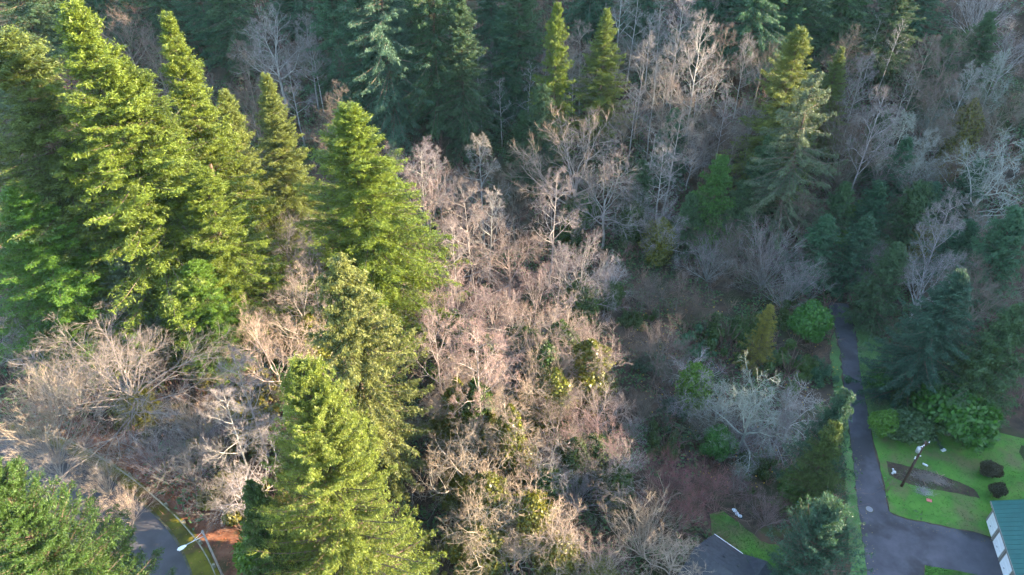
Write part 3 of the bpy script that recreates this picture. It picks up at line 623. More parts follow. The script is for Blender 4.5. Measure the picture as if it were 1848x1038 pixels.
 ('alder', 1, 545, 420, 580, 90, 'pink', 'thin leafless alder between blunt-tipped fir and full conical fir'),
 ('maple', 1, 480, 595, 770, 150, 'tan', 'cream tree with flat spreading top beside the broad round fir'),
 ('alder', 0, 425, 640, 830, 110, 'grey', 'thin grey alder with leaning trunk in the yellow-green scrub'),
 ('alder', 2, 390, 700, 880, 120, 'grey', 'leaning grey alder between sprawling maple and broad round fir'),
 ('maple', 0, 720, 510, 650, 90, 'grey', 'small leafless tree at the foot of the full conical fir'),
 ('sprawl', 0, 178, 600, 850, 440, 'cream', 'huge sprawling leafless maple with pale branches above the curving road', 'moss', .3),
 ('lichen', 0, 15, 560, 720, 130, 'white', 'leaning white-barked tree at the photo edge beside the sprawling maple'),
 ('fan', 0, 25, 700, 900, 220, 'tan', 'golden fan of bare twigs at the photo edge under the sprawling maple'),
 ('fan', 1, 165, 835, 965, 110, 'tan', 'bare tan shrub leaning over the curving road'),
 ('fan', 0, 215, 890, 1010, 90, 'tan', 'small bare shrub on the road edge beside the dense bright fir'),
 ('lichen', 1, 425, 850, 1000, 130, 'white', 'white twiggy tree behind the street lamp'),
 ('fan', 1, 370, 760, 880, 130, 'grey', 'grey shrubby tree above the red leaf bank'),
 ('alder', 1, 475, 740, 920, 80, 'grey', 'slim grey alder close against the broad round fir'),
 # far slope, leafless
 ('maple', 0, 1048, 186, 430, 200, 'tan', 'big pale maple with its top in sun on the far slope', 'ivy', .35),
 ('maple', 2, 1105, 265, 450, 150, 'grey', 'pale grey half of the big maple with drooping twigs'),
 ('alder', 2, 1000, 300, 460, 100, 'grey', 'grey leafless tree leaning towards the gully below the short dark fir'),
 ('maple', 0, 1248, 148, 340, 120, 'tan', 'tree with small sunlit crown amid the shaded far slope'),
 ('snag', 0, 1190, 105, 300, 62, 'grey', 'grey crooked alder beside the small sunlit crown'),
 ('snag', 1, 1150, -30, 140, 62, 'white', 'white alder at the top edge beside the lone sunlit fir'),
 ('snag', 0, 1205, -20, 190, 60, 'grey', 'grey thin alder at the top edge above the crooked alder'),
 ('alder', 1, 1275, 20, 210, 100, 'white', 'white wide alder above the small sunlit crown'),
 ('alder', 0, 1235, 60, 230, 80, 'grey', 'grey alder between the white wide alder and crooked alder'),
 ('snag', 1, 1180, 232, 400, 66, 'white', 'white leafless tree with forked trunk beside the bright green cedar'),
 ('maple', 2, 1255, 240, 390, 80, 'grey', 'grey drooping tree just behind the bright green cedar'),
 ('fan', 0, 1130, 190, 320, 85, 'tan', 'tan upright brush beside the big pale maple'),
 ('maple', 1, 1200, 370, 500, 90, 'grey', 'grey tree with an ivy-covered top below the forked white tree', 'ivyy', .8),
 ('fan', 1, 1298, 105, 265, 60, 'gold', 'golden mossy tree with upright branches on the far slope'),
 ('fan', 0, 1342, 122, 260, 60, 'gold', 'golden mossy tree beside the dense teal firs'),
 ('maple', 0, 1372, 165, 330, 95, 'grey', 'grey leafless tree against the drooping spruce'),
 ('maple', 1, 1385, 70, 210, 90, 'brown', 'brown round tree below the dense teal firs'),
 ('maple', 0, 478, 2, 190, 125, 'white', 'big grey-white alder high on the dark far slope'),
 ('alder', 1, 545, 25, 210, 80, 'grey', 'slim grey alder next to the big grey-white alder'),
 ('alder', 0, 612, 150, 290, 70, 'brown', 'small brown tree beneath the weeping blue-green fir'),
 ('maple', 0, 585, 195, 310, 80, 'brown', 'low brown tree beside the tip of the full conical fir'),
 ('maple', 1, 205, 10, 170, 110, 'brown', 'brown tree in shade between the tallest and ragged-tipped firs'),
 ('maple', 0, 262, 50, 200, 100, 'brown', 'brown tree in shade just behind the ragged-tipped fir'),
 ('alder', 2, 430, 70, 230, 80, 'brown', 'brown tree behind the narrow ivy-draped fir'),
 ('maple', 1, 95, 110, 260, 110, 'red', 'reddish brush tree between the olive fir and tallest fir'),
 ('alder', 2, 888, 70, 210, 60, 'grey', 'grey bare tree squeezed between dark firs'),
 ('snag', 1, 905, 140, 290, 48, 'white', 'white broken tree beside the dark fir on the far slope'),
 ('snag', 0, 952, 110, 250, 42, 'white', 'white snag in front of the half-lit fir'),
 ('alder', 0, 1058, 40, 200, 80, 'pink', 'leafless alder between the half-lit and lone sunlit firs'),
 # steep shaded slope
 ('snag', 1, 1598, 22, 210, 50, 'white', 'white twin alder high on the steep shaded slope'),
 ('snag', 0, 1628, 30, 200, 42, 'white', 'slim white alder touching the white twin alder'),
 ('alder', 1, 1570, 95, 260, 80, 'grey', 'grey alder beside the slim lit-tipped fir'),
 ('snag', 0, 1655, 120, 290, 55, 'grey', 'grey crooked alder below the white twin alder'),
 ('maple', 0, 1735, 45, 230, 120, 'brown', 'brown round maple high on the steep slope'),
 ('fan', 1, 1800, -40, 150, 120, 'white', 'white slanting stems at the top corner of the photo'),
 ('maple', 1, 1845, 40, 240, 110, 'grey', 'grey leafless tree at the photo edge below the slanting stems'),
 ('fan', 0, 1560, 195, 400, 190, 'brown', 'big brown fan of branches beside the drooping spruce'),
 ('maple', 1, 1610, 255, 400, 90, 'pink', 'pinkish leafless tree below the big brown fan'),
 ('alder', 2, 1645, 200, 330, 80, 'lichen', 'pale lichen-flecked tree beside the big brown fan'),
 ('lichen', 1, 1700, 190, 330, 100, 'lichen', 'lichen-pale crooked tree below the brown round maple'),
 ('maple', 0, 1770, 160, 310, 110, 'brown', 'brown tree with yellow leftover leaves on the steep slope', 'moss', .9),
 ('lichen', 0, 1818, 240, 470, 190, 'lichen', 'large lichen-covered tree at the photo edge on the steep slope'),
 ('maple', 1, 1695, 455, 600, 120, 'white', 'pale leafless tree with pink twigs above the broad blue-green spruce'),
 ('maple', 0, 1760, 455, 600, 80, 'pink', 'pink-twigged tree just behind the broad blue-green spruce'),
 ('maple', 1, 1800, 480, 660, 140, 'brown', 'brown mossy tree between blue-green spruce and photo edge'),
 ('alder', 0, 1740, 350, 480, 90, 'grey', 'leaning grey alder at the foot of the large lichen-covered tree'),
 ('fan', 1, 1330, 400, 560, 140, 'brown', 'brown upright willow above the brambles'),
 ('fan', 0, 1405, 405, 560, 150, 'grey', 'grey upright willow below the drooping spruce'),
 ('fan', 1, 1470, 430, 560, 110, 'brown', 'brown willow between the grey willow and driveway end'),
 ('alder', 1, 1232, 490, 610, 40, 'brown', 'thin brown sapling at the upper edge of the ravine floor'),
 # ravine floor
 ('lichen', 0, 1265, 640, 800, 115, 'white', 'white leafless tree topped with bright ivy in the ravine', 'lime', .85),
 ('lichen', 0, 1375, 672, 845, 165, 'lichen', 'wide white lichened tree below the golden cypress'),
 ('lichen', 0, 1452, 690, 840, 125, 'white', 'white crooked tree nearest the driveway edge'),
 ('sprawl', 0, 1355, 765, 880, 150, 'grey', 'low grey spreading tree under the wide lichened tree'),
 ('maple', 0, 1200, 575, 720, 105, 'brown', 'brown fine-twigged tree on the dark ravine floor'),
 ('fan', 0, 1235, 700, 790, 80, 'grey', 'small pale broken tree below the ivy-topped white tree'),
 ('fan', 1, 1145, 760, 840, 60, 'white', 'small white forked sapling beside the reddish tree'),
 ('fan', 0, 1255, 520, 640, 90, 'gold', 'rust-coloured shrub at the head of the ravine floor'),
 ('fan', 1, 1215, 835, 955, 140, 'red', 'dark red shrub behind the fan-shaped willow'),
 ('fan', 0, 1285, 845, 945, 95, 'red', 'dark red shrub above the house lawn'),
 ('fan', 1, 1240, 895, 1010, 130, 'red', 'crimson shrub at the corner of the grey house roof'),
 ('fan', 0, 1165, 710, 800, 80, 'brown', 'brown brush between the reddish tree and ivy-topped tree'),
 ('fan', 1, 1335, 855, 920, 75, 'wine', 'purple-brown brush beside the stream'),
 ('fan', 0, 1400, 895, 965, 85, 'wine', 'purple-brown brush between the stream and round green bush'),
 # shrubs
 ('bush', 0, 1752, 706, 850, 130, 'laurel', 'large bright green laurel above the lawn'),
 ('bush', 1, 1472, 552, 620, 70, 'laurel', 'bright green laurel at the top of the driveway'),
 ('mound', 0, 1568, 508, 580, 77, 'deep', 'dark leafy bush across from the laurel at the driveway top'),
 ('bush', 1, 1600, 668, 715, 45, 'laurel', 'bright green bush on the frosty verge'),
 ('bush', 0, 1648, 690, 740, 60, 'deep', 'dark green bush beside the frosty verge bush'),
 ('bush', 1, 1606, 745, 790, 52, 'lime', 'small round yellow-green bush at the top of the lawn'),
 ('bush', 0, 1655, 750, 805, 75, 'dark', 'dark green rounded bush at the top of the lawn'),
 ('bush', 1, 1455, 865, 955, 72, 'cedar', 'round mid-green bush above the blue-green conifer'),
 ('bush', 0, 1797, 838, 858, 34, 'brownred', 'dark brown low bush at the edge of the lawn'),
 ('bush', 1, 1808, 874, 895, 28, 'brownred', 'dark brown round bush nearest the green-roofed garage'),
 ('bush', 0, 1030, 780, 860, 70, 'cedar', 'green ivy clump at the edge of the alder grove'),
 ('bush', 1, 1055, 355, 420, 60, 'cedar', 'ivy-green clump under the big pale maple'),
 ('bush', 0, 1690, 410, 470, 90, 'moss', 'yellowish rounded evergreen on the steep shaded slope'),
 ('bush', 1, 1555, 365, 420, 40, 'lime', 'small yellow-green tuft below the big brown fan'),
 ('bush', 0, 1520, 410, 460, 50, 'lime', 'small yellow-green tuft at the foot of the drooping spruce'),
 ('mound', 1, 1440, 568, 620, 87, 'deep', 'dark bush between the golden cypress and laurel'),
 ('mound', 0, 460, 698, 800, 187, 'moss', 'yellow-green scrub bush below the flat-topped cream tree'),
 ('mound', 1, 420, 758, 850, 150, 'gold', 'autumn yellow bush in the scrub above the red leaf bank'),
 ('bush', 0, 480, 960, 1060, 120, 'lime', 'bright ivy mound at the bottom behind the street lamp'),
 ('mound', 1, 1200, 788, 840, 87, 'deep', 'low green bush on the ravine floor'),
 ('mound', 0, 1370, 828, 890, 112, 'deep', 'low dark bush beneath the spreading grey tree'),
 ('bush', 1, 1300, 780, 850, 60, 'laurel', 'small green bush below the ivy-topped white tree'),
 ('mound', 0, 1190, 648, 730, 112, 'teal', 'dark bramble mound beside the alder grove'),
 ('mound', 1, 795, 993, 1060, 100, 'gold', 'autumn orange bush at the bottom beside the green bin'),

 # more of the leafless wood
 ('maple', 2, 1120, 60, 0, 80, 'pink', 'leafless tree just behind the lone sunlit fir, above the big pale maple'),
 ('alder', 0, 1165, 60, 0, 75, 'grey', 'grey alder between the lone sunlit fir and crooked alder'),
 ('alder', 1, 1235, -40, 0, 90, 'grey', 'grey crown at the top edge between two thin alders'),
 ('alder', 2, 1310, 40, 0, 70, 'brown', 'brown alder just behind the golden mossy trees'),
 ('alder', 2, 1225, 195, 0, 90, 'pink', 'mauve tree tucked under the small sunlit crown'),
 ('maple', 0, 1290, 180, 0, 90, 'brown', 'brown tree between the small sunlit crown and golden mossy trees'),
 ('alder', 1, 1330, 220, 0, 70, 'brown', 'thin brown alder above the bright green cedar'),
 ('maple', 2, 1150, 340, 0, 90, 'grey', 'grey tree at the foot of the big pale maple', 'ivy', .8),
 ('maple', 1, 960, 250, 0, 70, 'brown', 'brown small tree in the dark gap beside the short dark fir'),
 ('alder', 0, 930, 300, 0, 70, 'brown', 'thin brown alder at the back of the dark gully'),
 ('maple', 2, 700, 260, 0, 80, 'pink', 'mauve tree hidden partly by the tip of the full conical fir'),
 ('maple', 1, 640, 90, 0, 80, 'brown', 'brown crown between the weeping fir and slim grey alder'),
 ('alder', 2, 520, 110, 0, 70, 'grey', 'grey sapling below the big grey-white alder'),
 ('maple', 0, 330, 110, 0, 80, 'brown', 'brown crown behind the ragged-tipped sunlit fir, near its waist'),
 ('maple', 2, 445, 150, 0, 80, 'brown', 'brown crown between the narrow fir and blunt-tipped fir'),
 ('maple', 1, 160, 60, 0, 90, 'brown', 'brown crown in shade just beside the tip of the tallest fir'),
 ('maple', 2, 120, 190, 0, 90, 'pink', 'pinkish crown between the olive edge fir and tallest fir, halfway down'),
 ('maple', 0, 1545, 40, 0, 90, 'brown', 'brown crown between the slim lit-tipped fir and white twin alder'),
 ('alder', 2, 1680, 60, 0, 90, 'brown', 'brown crown between the slim white alder and brown round maple'),
 ('alder', 1, 1760, 110, 0, 80, 'lichen', 'pale alder behind the yellow-leaved brown tree'),
 ('maple', 1, 1830, 150, 0, 110, 'brown', 'brown crown at the photo edge above the large lichen-covered tree'),
 ('alder', 0, 1600, 150, 0, 90, 'grey', 'grey crown below the white twin alder'),
 ('alder', 2, 1710, 130, 0, 90, 'brown', 'brown crown just below the brown round maple'),
 ('maple', 1, 1670, 270, 0, 90, 'lichen', 'lichen-grey crown below the lichen-pale crooked tree'),
 ('maple', 0, 1735, 260, 0, 100, 'gold', 'olive-gold mossy crown in the darkest part of the steep slope'),
 ('fan', 1, 1530, 290, 0, 110, 'brown', 'brown low brush under the big brown fan'),
 ('maple', 2, 1640, 350, 0, 90, 'brown', 'brown crown beside the dark rounded evergreen'),
 ('maple', 1, 1780, 370, 0, 90, 'pink', 'mauve crown under the large lichen-covered tree'),
 ('maple', 0, 1460, 340, 0, 80, 'brown', 'brown crown peeping out under the drooping spruce'),
 ('maple', 2, 1590, 440, 0, 80, 'grey', 'grey crown between the dark evergreens above the driveway'),
 ('fan', 0, 1290, 430, 0, 110, 'grey', 'grey upright willow below the bright green cedar'),
 ('fan', 1, 1370, 450, 0, 110, 'brown', 'brown upright brush between two tall willows'),
 ('fan', 0, 1440, 470, 0, 110, 'grey', 'grey upright brush at the upper edge of the brambles'),
 ('fan', 1, 1180, 500, 0, 90, 'brown', 'brown brush at the head of the dark ravine floor'),
 ('fan', 0, 1210, 650, 0, 80, 'brown', 'brown brush below the fine-twigged brown tree'),
 ('fan', 1, 1160, 620, 0, 70, 'brown', 'brown brush against the shaded side of the alder grove'),
 ('mound', 0, 1225, 728, 0, 100, 'teal', 'dark bramble mound under the ivy-topped white tree'),
 ('mound', 1, 1315, 598, 0, 112, 'deep', 'bramble mound in front of the golden cypress'),
 ('mound', 0, 1350, 578, 0, 100, 'deep', 'bramble mound just behind the golden cypress'),
 ('mound', 1, 1430, 648, 0, 112, 'deep', 'bramble mound between the golden cypress and driveway'),
 ('mound', 0, 1480, 658, 0, 100, 'teal', 'bramble mound on the driveway side of the brambles'),
 ('mound', 1, 1260, 608, 0, 87, 'teal', 'bramble mound above the ivy-topped white tree'),
 ('mound', 0, 1150, 568, 0, 87, 'deep', 'bramble mound beside the pale crooked tree'),
 ('maple', 2, 755, 420, 0, 100, 'pink', 'mauve crown between the full conical fir and shaded grey alder'),
 ('maple', 1, 875, 600, 0, 130, 'pink', 'mauve crown in the heart of the alder grove', 'ivy', .95),
 ('maple', 2, 985, 600, 0, 130, 'pink', 'mauve crown between the heart of the grove and ivy-smothered alder', 'ivy', .9),
 ('maple', 0, 800, 700, 0, 120, 'tan', 'tan crown against the lower side of the spiky spruce', 'ivyy', .7),
 ('maple', 2, 890, 740, 0, 130, 'tan', 'tan crown above the ivy-headed curly tree', 'ivyy', .95),
 ('maple', 1, 1000, 660, 0, 120, 'tan', 'cream crown next to the cream wide-topped alder', 'ivyy', .95),
 ('lichen', 0, 880, 850, 0, 140, 'tan', 'tangled cream crown between the two curly-branched trees', 'ivyy', .95),
 ('lichen', 1, 960, 890, 0, 130, 'tan', 'tangled crown above the small cream bottom tree', 'ivyy', .95),
 ('maple', 2, 1040, 780, 0, 110, 'pink', 'mauve crown beside the ivy clump of the grove edge', 'ivy', .9),
 ('maple', 0, 440, 550, 0, 110, 'tan', 'cream crown below the tall firs and above the flat-topped tree'),
 ('fan', 1, 330, 720, 0, 130, 'tan', 'tan brush beside the foot of the sprawling maple'),
 ('mound', 0, 380, 648, 0, 187, 'moss', 'yellow-green scrub between the sprawling maple and flat-topped tree'),
 ('mound', 1, 440, 858, 0, 175, 'moss', 'yellow-green scrub between the street lamp and slim grey alder'),
 ('fan', 0, 90, 640, 0, 160, 'grey', 'grey tangle behind the sprawling maple at the photo edge'),
 # thin pale trunks packed up the far slope
 ('alder', 0, 1128, -60, 0, 60, 'white', 'thin white alder cut by the top edge just beside the lone sunlit fir'),
 ('alder', 1, 1180, 20, 0, 60, 'white', 'thin white alder between the two top-edge alders'),
 ('snag', 1, 1255, -10, 0, 45, 'white', 'bare white pole of a tree under the top edge near the wide alder'),
 ('alder', 2, 1300, -60, 0, 70, 'grey', 'grey alder at the top edge in front of the teal firs'),
 ('alder', 0, 1215, 110, 0, 70, 'pink', 'mauve slim alder just above the small sunlit crown'),
 ('snag', 0, 1270, 100, 0, 45, 'white', 'white thin pole between the small sunlit crown and golden trees'),
 ('alder', 1, 1150, 150, 0, 70, 'grey', 'grey slim alder above the tan upright brush'),
 ('alder', 2, 1205, 260, 0, 75, 'white', 'white slim alder between the forked tree and drooping tree'),
 ('alder', 0, 1320, 150, 0, 60, 'grey', 'grey slim alder between the golden mossy trees and cedar'),
 ('alder', 1, 1355, 60, 0, 60, 'grey', 'grey slim alder in front of the dense teal firs'),
 ('snag', 1, 1410, 200, 0, 40, 'white', 'white thin pole hard against the twin-tipped fir'),
 ('alder', 1, 1620, 190, 0, 65, 'grey', 'grey slim alder just uphill of the pinkish leafless tree'),
 ('alder', 2, 1680, 230, 0, 65, 'lichen', 'pale slim alder beside the lichen-pale crooked tree'),
 ('alder', 1, 1820, 90, 0, 70, 'lichen', 'pale slim alder below the slanting stems'),
 ('alder', 2, 1540, 140, 0, 60, 'grey', 'grey slim alder between the lit-tipped fir and big brown fan'),
 ('alder', 0, 1725, 200, 0, 60, 'brown', 'brown slim alder in the darkest part of the steep slope'),
 ('alder', 1, 560, 60, 0, 60, 'white', 'white slim alder between the slim grey alder and dark fir'),
 ('alder', 2, 455, 30, 0, 60, 'grey', 'grey slim alder touching the big grey-white alder'),
 ('alder', 0, 865, 90, 0, 50, 'white', 'white slim alder between the dark firs of the far slope'),
 ('alder', 1, 1040, 90, 0, 60, 'white', 'white slim alder between the half-lit fir and lone sunlit fir'),
 ('alder', 2, 985, 90, 0, 45, 'grey', 'grey slim alder hiding in the half-lit fir'),
 ('maple', 0, 830, 300, 0, 90, 'brown', 'brown crown at the back of the grove below the widest dark fir'),
 # last rows: evergreens of the steep slope, brush by the road, ravine thicket
 ('cedar', 1, 1640, 250, 380, 90, 'teal', 'dark evergreen on the steep slope beside the pinkish leafless tree'),
 ('cedar', 0, 1770, 290, 420, 90, 'teal', 'dark evergreen just uphill of the large lichen-covered tree'),
 ('cedar', 1, 1600, 200, 330, 80, 'dark', 'dark evergreen uphill of the pinkish leafless tree'),
 ('cedar', 1, 1690, 330, 450, 90, 'teal', 'dark evergreen above the yellowish rounded evergreen'),
 ('cedar', 0, 1220, 200, 330, 80, 'teal', 'dark evergreen hidden among the white alders of the far slope'),
 ('cedar', 1, 1160, 290, 420, 80, 'dark', 'dark evergreen beside the forked white tree'),
 ('cedar', 0, 1390, 250, 400, 80, 'dark', 'dark evergreen against the shaded side of the drooping spruce'),
 ('cedar', 1, 1530, 330, 460, 90, 'dark', 'dark evergreen under the edge of the big brown fan'),
 ('cedar', 1, 945, 200, 330, 70, 'dark', 'dark evergreen in the gap beside the short dark fir'),
 ('fan', 1, 60, 780, 0, 150, 'grey', 'grey arching brush at the road bend below the golden fan'),
 ('fan', 1, 320, 800, 0, 130, 'grey', 'grey arching brush above the guardrail bend'),
 ('fan', 0, 265, 790, 0, 110, 'grey', 'grey arching brush under the foot of the sprawling maple'),
 ('fan', 1, 385, 860, 0, 130, 'grey', 'grey low brush on the red leaf bank'),
 ('lichen', 0, 1310, 690, 0, 110, 'lichen', 'pale tangled tree between the ivy-topped tree and wide lichened tree'),
 ('lichen', 1, 1420, 740, 0, 100, 'grey', 'grey tangled tree below the white crooked driveway tree'),
 ('fan', 1, 1275, 745, 0, 90, 'brown', 'brown brush under the pale tangled tree'),
]
NAMES = dict(fir='fir_tree', fullfir='fir_tree', farfir='fir_tree', spruce='spruce_tree', cedar='cedar_tree', blue='conifer_shrub', alder='alder_tree', maple='maple_tree', sprawl='maple_tree',
             lichen='crooked_tree', fan='willow_shrub', snag='dead_tree', bush='evergreen_shrub', mound='bramble_mound')
CATS = dict(fir='tree', fullfir='tree', farfir='tree', spruce='tree', cedar='tree', blue='tree', alder='tree', maple='tree', sprawl='tree', lichen='tree', fan='shrub', snag='tree', bush='shrub', mound='shrub')
GROUPS = dict(fir='conifers of the wood', fullfir='conifers of the wood', farfir='conifers of the wood', spruce='conifers of the wood', cedar='evergreens of the wood', blue='evergreens of the wood', alder='leafless trees of the wood',
              maple='leafless trees of the wood', sprawl='leafless trees of the wood', lichen='leafless trees of the wood', fan='leafless shrubs', snag='leafless trees of the wood', bush='leafy shrubs', mound='leafy shrubs')
rg = random.Random(5)
USED = {}
def plant(kind, var, ax0, ay0, by, w, colr, label, ivc=None, ivf=.5):
    lib = LIB[kind][var % len(LIB[kind])]
    VPY = CY + F_PX / math.tan(PITCH)
    if kind in ('alder', 'maple', 'sprawl', 'lichen', 'fan', 'snag', 'bush', 'mound'):      # keep the form of the crown: the foot follows from top and width
        asp = .72 if kind == 'sprawl' else rg.uniform(1.0, 1.2); w = w * (1.0 if kind in ('bush', 'sprawl', 'mound') else 1.2)
        for by in range(int(ay0) + 14, int(ay0) + 420, 4):
            p = at(ax0 + (CX - ax0) * (by - ay0) / (VPY - ay0), by); k = -(ay0 - CY) / F_PX
            h = CAM_Z + p[1] * (k * CP - SP) / (CP + k * SP) - p[2]
            if h >= asp * lib['H'] * w * .5 * (depth(p) - .6 * h * SP) / F_PX / lib['R']: break
    bx = ax0 + (CX - ax0) * (by - ay0) / (CY + F_PX / math.tan(PITCH) - ay0)
    p = at(bx, by); k = -(ay0 - CY) / F_PX
    zt = CAM_Z + p[1] * (k * CP - SP) / (CP + k * SP); h = max(zt - p[2], 1.0)
    R = w * .5 * (depth(p) - .6 * h * SP) / F_PX
    root = empty(NAMES[kind], (p[0], p[1], p[2] - .05), rg.uniform(0, 6.283))
    s = R / lib['R']; sy = rg.uniform(.93, 1.07)
    root.scale = (s * sy, s / sy, h / lib['H'])
    tag(root, label, CATS[kind], GROUPS[kind])
    def jit(c, a=.13):
        v_ = 1 + rg.uniform(-a, a); return tuple(x * v_ * (1 + rg.uniform(-.045, .045)) for x in c) + (1,)
    ev = colr in LEAF
    bk = BARK['fircone'] if ev else BARK[colr]
    lf = jit(LEAF[colr]) if ev else None
    bc, tc = jit(bk[0], .06), jit(bk[1], .06)
    t = link(lib.get('trunk_name', 'trunk'), lib['trunk'], root); t.color = bc
    for nm, me, c in (lib['split'] if lib.get('split') and w >= 150 else lib['parts']):
        o = link(nm, me, root)
        if kind == 'fan': o['kind'] = 'stuff'
        o.color = lf if c == 'leaf' else (tc if c == 'twig' else bc)
    if ivc:
        o = link('ivy', LIB['ivy'][var % 2], root); hh = h * ivf
        rr = min(max(R * .42, .8), 2.4)
        o.scale = (rr / 1.2 / root.scale[0], rr / 1.2 / root.scale[1], hh / 9. / root.scale[2]); o.color = jit(LEAF[ivc])
    return root
for row in TREES: plant(*row)

# ------------------------------------------------------------------ buildings
def poly_obj(name, verts, faces, mat, parent=None, kind=None):
    me = bpy.data.meshes.new(name); me.from_pydata([tuple(v) for v in verts], [], faces); me.materials.append(mat); me.update()
    o = link(name, me, parent)
    if kind: o['kind'] = kind
    return o
def slab(name, quad, th, mat, parent):
    """a roof plane with thickness: four corners, thickness downwards"""
    a = [np.array(v, float) for v in quad]; b = [v - np.array([0, 0, th]) for v in a]
    return poly_obj(name, a + b, [[0, 1, 2, 3], [7, 6, 5, 4], [0, 4, 5, 1], [1, 5, 6, 2], [2, 6, 7, 3], [3, 7, 4, 0]], mat, parent)
# garage with the green roof: local x along its door wall, y into the building
A = at_z(1779, 937, 0); B = at_z(1811, 1038, 0)
ang = math.atan2(B[1] - A[1], B[0] - A[0])
gar = empty('garage', (A[0], A[1], 0), ang); tag(gar, 'garage with green metal roof and pale doors at the end of the driveway', 'garage')
GL, GD, GH = 11.0, 8.0, 2.55
box('wall', (GL / 2, GD / 2, GH / 2), GL, GD, GH, M['trim'], gar)
for i in range(4):
    x0 = .35 + i * 2.62
    d = box('door', (x0 + 1.0, -.012, 1.08), 2.0, .05, 2.1, M['white'], gar)
    for j in range(4): box('panel', (0, -.034, -.79 + j * .525), 1.9, .03, .46, M['white'], d)
    box('handle', (0, -.06, -.5), .18, .05, .05, M['black'], d)
    box('door_frame', (x0 + 2.31, -.04, 1.25), .22, .1, 2.5, M['trim'], gar)
box('fascia', (GL / 2, -.42, GH + .06), GL + .7, .06, .2, M['trim'], gar)
rz = GH + .12; rise = 2.0
slab('roof', [(-.4, -.45, rz), (GL + .4, -.45, rz), (GL + .4, GD / 2, rz + rise), (-.4, GD / 2, rz + rise)], .08, M['green_roof'], gar)
slab('roof', [(GL + .4, GD + .45, rz), (-.4, GD + .45, rz), (-.4, GD / 2 + .003, rz + rise), (GL + .4, GD / 2 + .003, rz + rise)], .08, M['green_roof'], gar)
sl_ = math.hypot(GD / 2 + .45, rise)
for i in range(22):
    o = box('roof_seam', (-.38 + i * .56, GD / 4 - .225, rz + rise / 2 + .012), .035, sl_ - .02, .03, M['green_roof'], gar); o.rotation_euler = (math.atan2(rise, GD / 2 + .45), 0, 0)
poly_obj('gable', [(.003, .003, GH), (.003, GD - .003, GH), (.003, GD / 2, GH + rise - .12)], [[0, 1, 2]], M['trim'], gar)
box('lamp', (-.06, -.1, 2.15), .14, .2, .24, M['white'], gar, bev=.03)
# house with the grey roof
E0 = at_z(1289, 964, 3.0); E1 = at_z(1341, 1000, 3.0)
ex = norm((E1 - E0) * np.array([1, 1, 0])); EL = float(np.linalg.norm(E1 - E0)); ang = math.atan2(ex[1], ex[0])
hou = empty('house', (E0[0], E0[1], 0), ang); tag(hou, 'house with dark grey shingle roof beside the small lawn', 'house')
def hz(y): return 3.0 + y * .45
W = 2.4; HL = EL + 2 * W + 1.0
# local y points away from the camera side, so the roof runs to negative y
slab('roof', [(0, 0, 3), (0, -4.6, 5.9), (HL, -4.6, 5.9), (HL, 0, 3)], .12, M['shingle'], hou)
slab('roof', [(HL, -9.2, 3), (HL, -4.603, 5.9), (0, -4.603, 5.9), (0, -9.2, 3)], .12, M['shingle'], hou)
box('wall', (HL / 2, -4.6, 1.42), HL - .8, 8.4, 2.84, M['siding'], hou)
xc = EL + W
slab('roof', [(EL, .02, 3.01), (xc, .02, 4.35), (xc, -4.4, 4.35), (EL, -4.4, 3.01)], .1, M['shingle'], hou)
slab('roof', [(xc, .025, 4.35), (xc + W, .025, 3.01), (xc + W, -4.4, 3.01), (xc, -4.4, 4.35)], .1, M['shingle'], hou)
poly_obj('gable', [(EL + .1, -.02, 2.9), (xc + W - .1, -.02, 2.9), (xc, -.02, 4.2)], [[0, 1, 2]], M['siding'], hou)
box('gutter', (EL / 2 - .03, .05, 2.93), EL - .05, .07, .08, M['white'], hou)
box('gutter', (xc + W + .06, -2.2, 2.9), .12, 4.4, .1, M['black'], hou)
for (u, v) in ((1275, 992), (1304.6, 1012), (1330, 1030)):
    q = at_z(u, v, 4.0) - E0; lx = float(q[0] * ex[0] + q[1] * ex[1]); ly = float(-q[0] * ex[1] + q[1] * ex[0]); zz_ = 3 - ly * 2.9 / 4.6
    vt = box('roof_vent', (lx, ly, zz_ + .07), .26, .26, .2, M['black'], hou, bev=.05)
    box('vent_cap', (0, 0, .12), .32, .32, .05, M['black'], vt, bev=.015)
hp = at(1263, 990); an = np.linspace(-.4, 3.9, 14)
hv, hq, ht = tube_path(np.stack([.75 * np.cos(an), 0 * an, .95 + .75 * np.sin(an)], 1), np.full(14, .06), 7)
hoop = link('hoop', mesh_np('hoop', hv, hq, ht, mat=M['black'], smooth=True)); hoop.location = hp; hoop.rotation_euler = (-.5, 0, .5)
tag(hoop, 'dark curved hoop standing at the corner of the grey house roof', 'hoop')

# ------------------------------------------------------------------ poles, rail and small things
def pole_height(p, vtop):
    k = -(vtop - CY) / F_PX; return CAM_Z + p[1] * (k * CP - SP) / (CP + k * SP) - p[2]
P = at_z(1627, 877, .034); ph = pole_height(P, 797)
up = empty('utility_pole', P); tag(up, 'dark brown wooden utility pole with transformer on the lawn', 'utility pole')
v, q_, t_ = tube_path([(0, 0, -.3), (.02, 0, ph * .5), (0.06, 0, ph)], [.17, .145, .12], 10); link('pole', mesh_np('pole', v, q_, t_, mat=M['pole_wood'], smooth=True), up)
v, q_, t_ = tube_path([(0, 0, 0), (0, 0, .05), (0, 0, .75), (0, 0, .82)], [.15, .22, .22, .1], 14)
tf = link('transformer', mesh_np('transformer', v, q_, t_, mat=M['steel'], smooth=True), up); tf.location = (-.36, -.05, ph - 1.75)
for s in (-1, 1):
    v, q_, t_ = tube_path([(0, 0, 0), (0, 0, .22)], [.04, .03], 8); b_ = link('bushing', mesh_np('bushing', v, q_, t_, mat=M['white']), tf); b_.location = (s * .09, 0, .8)
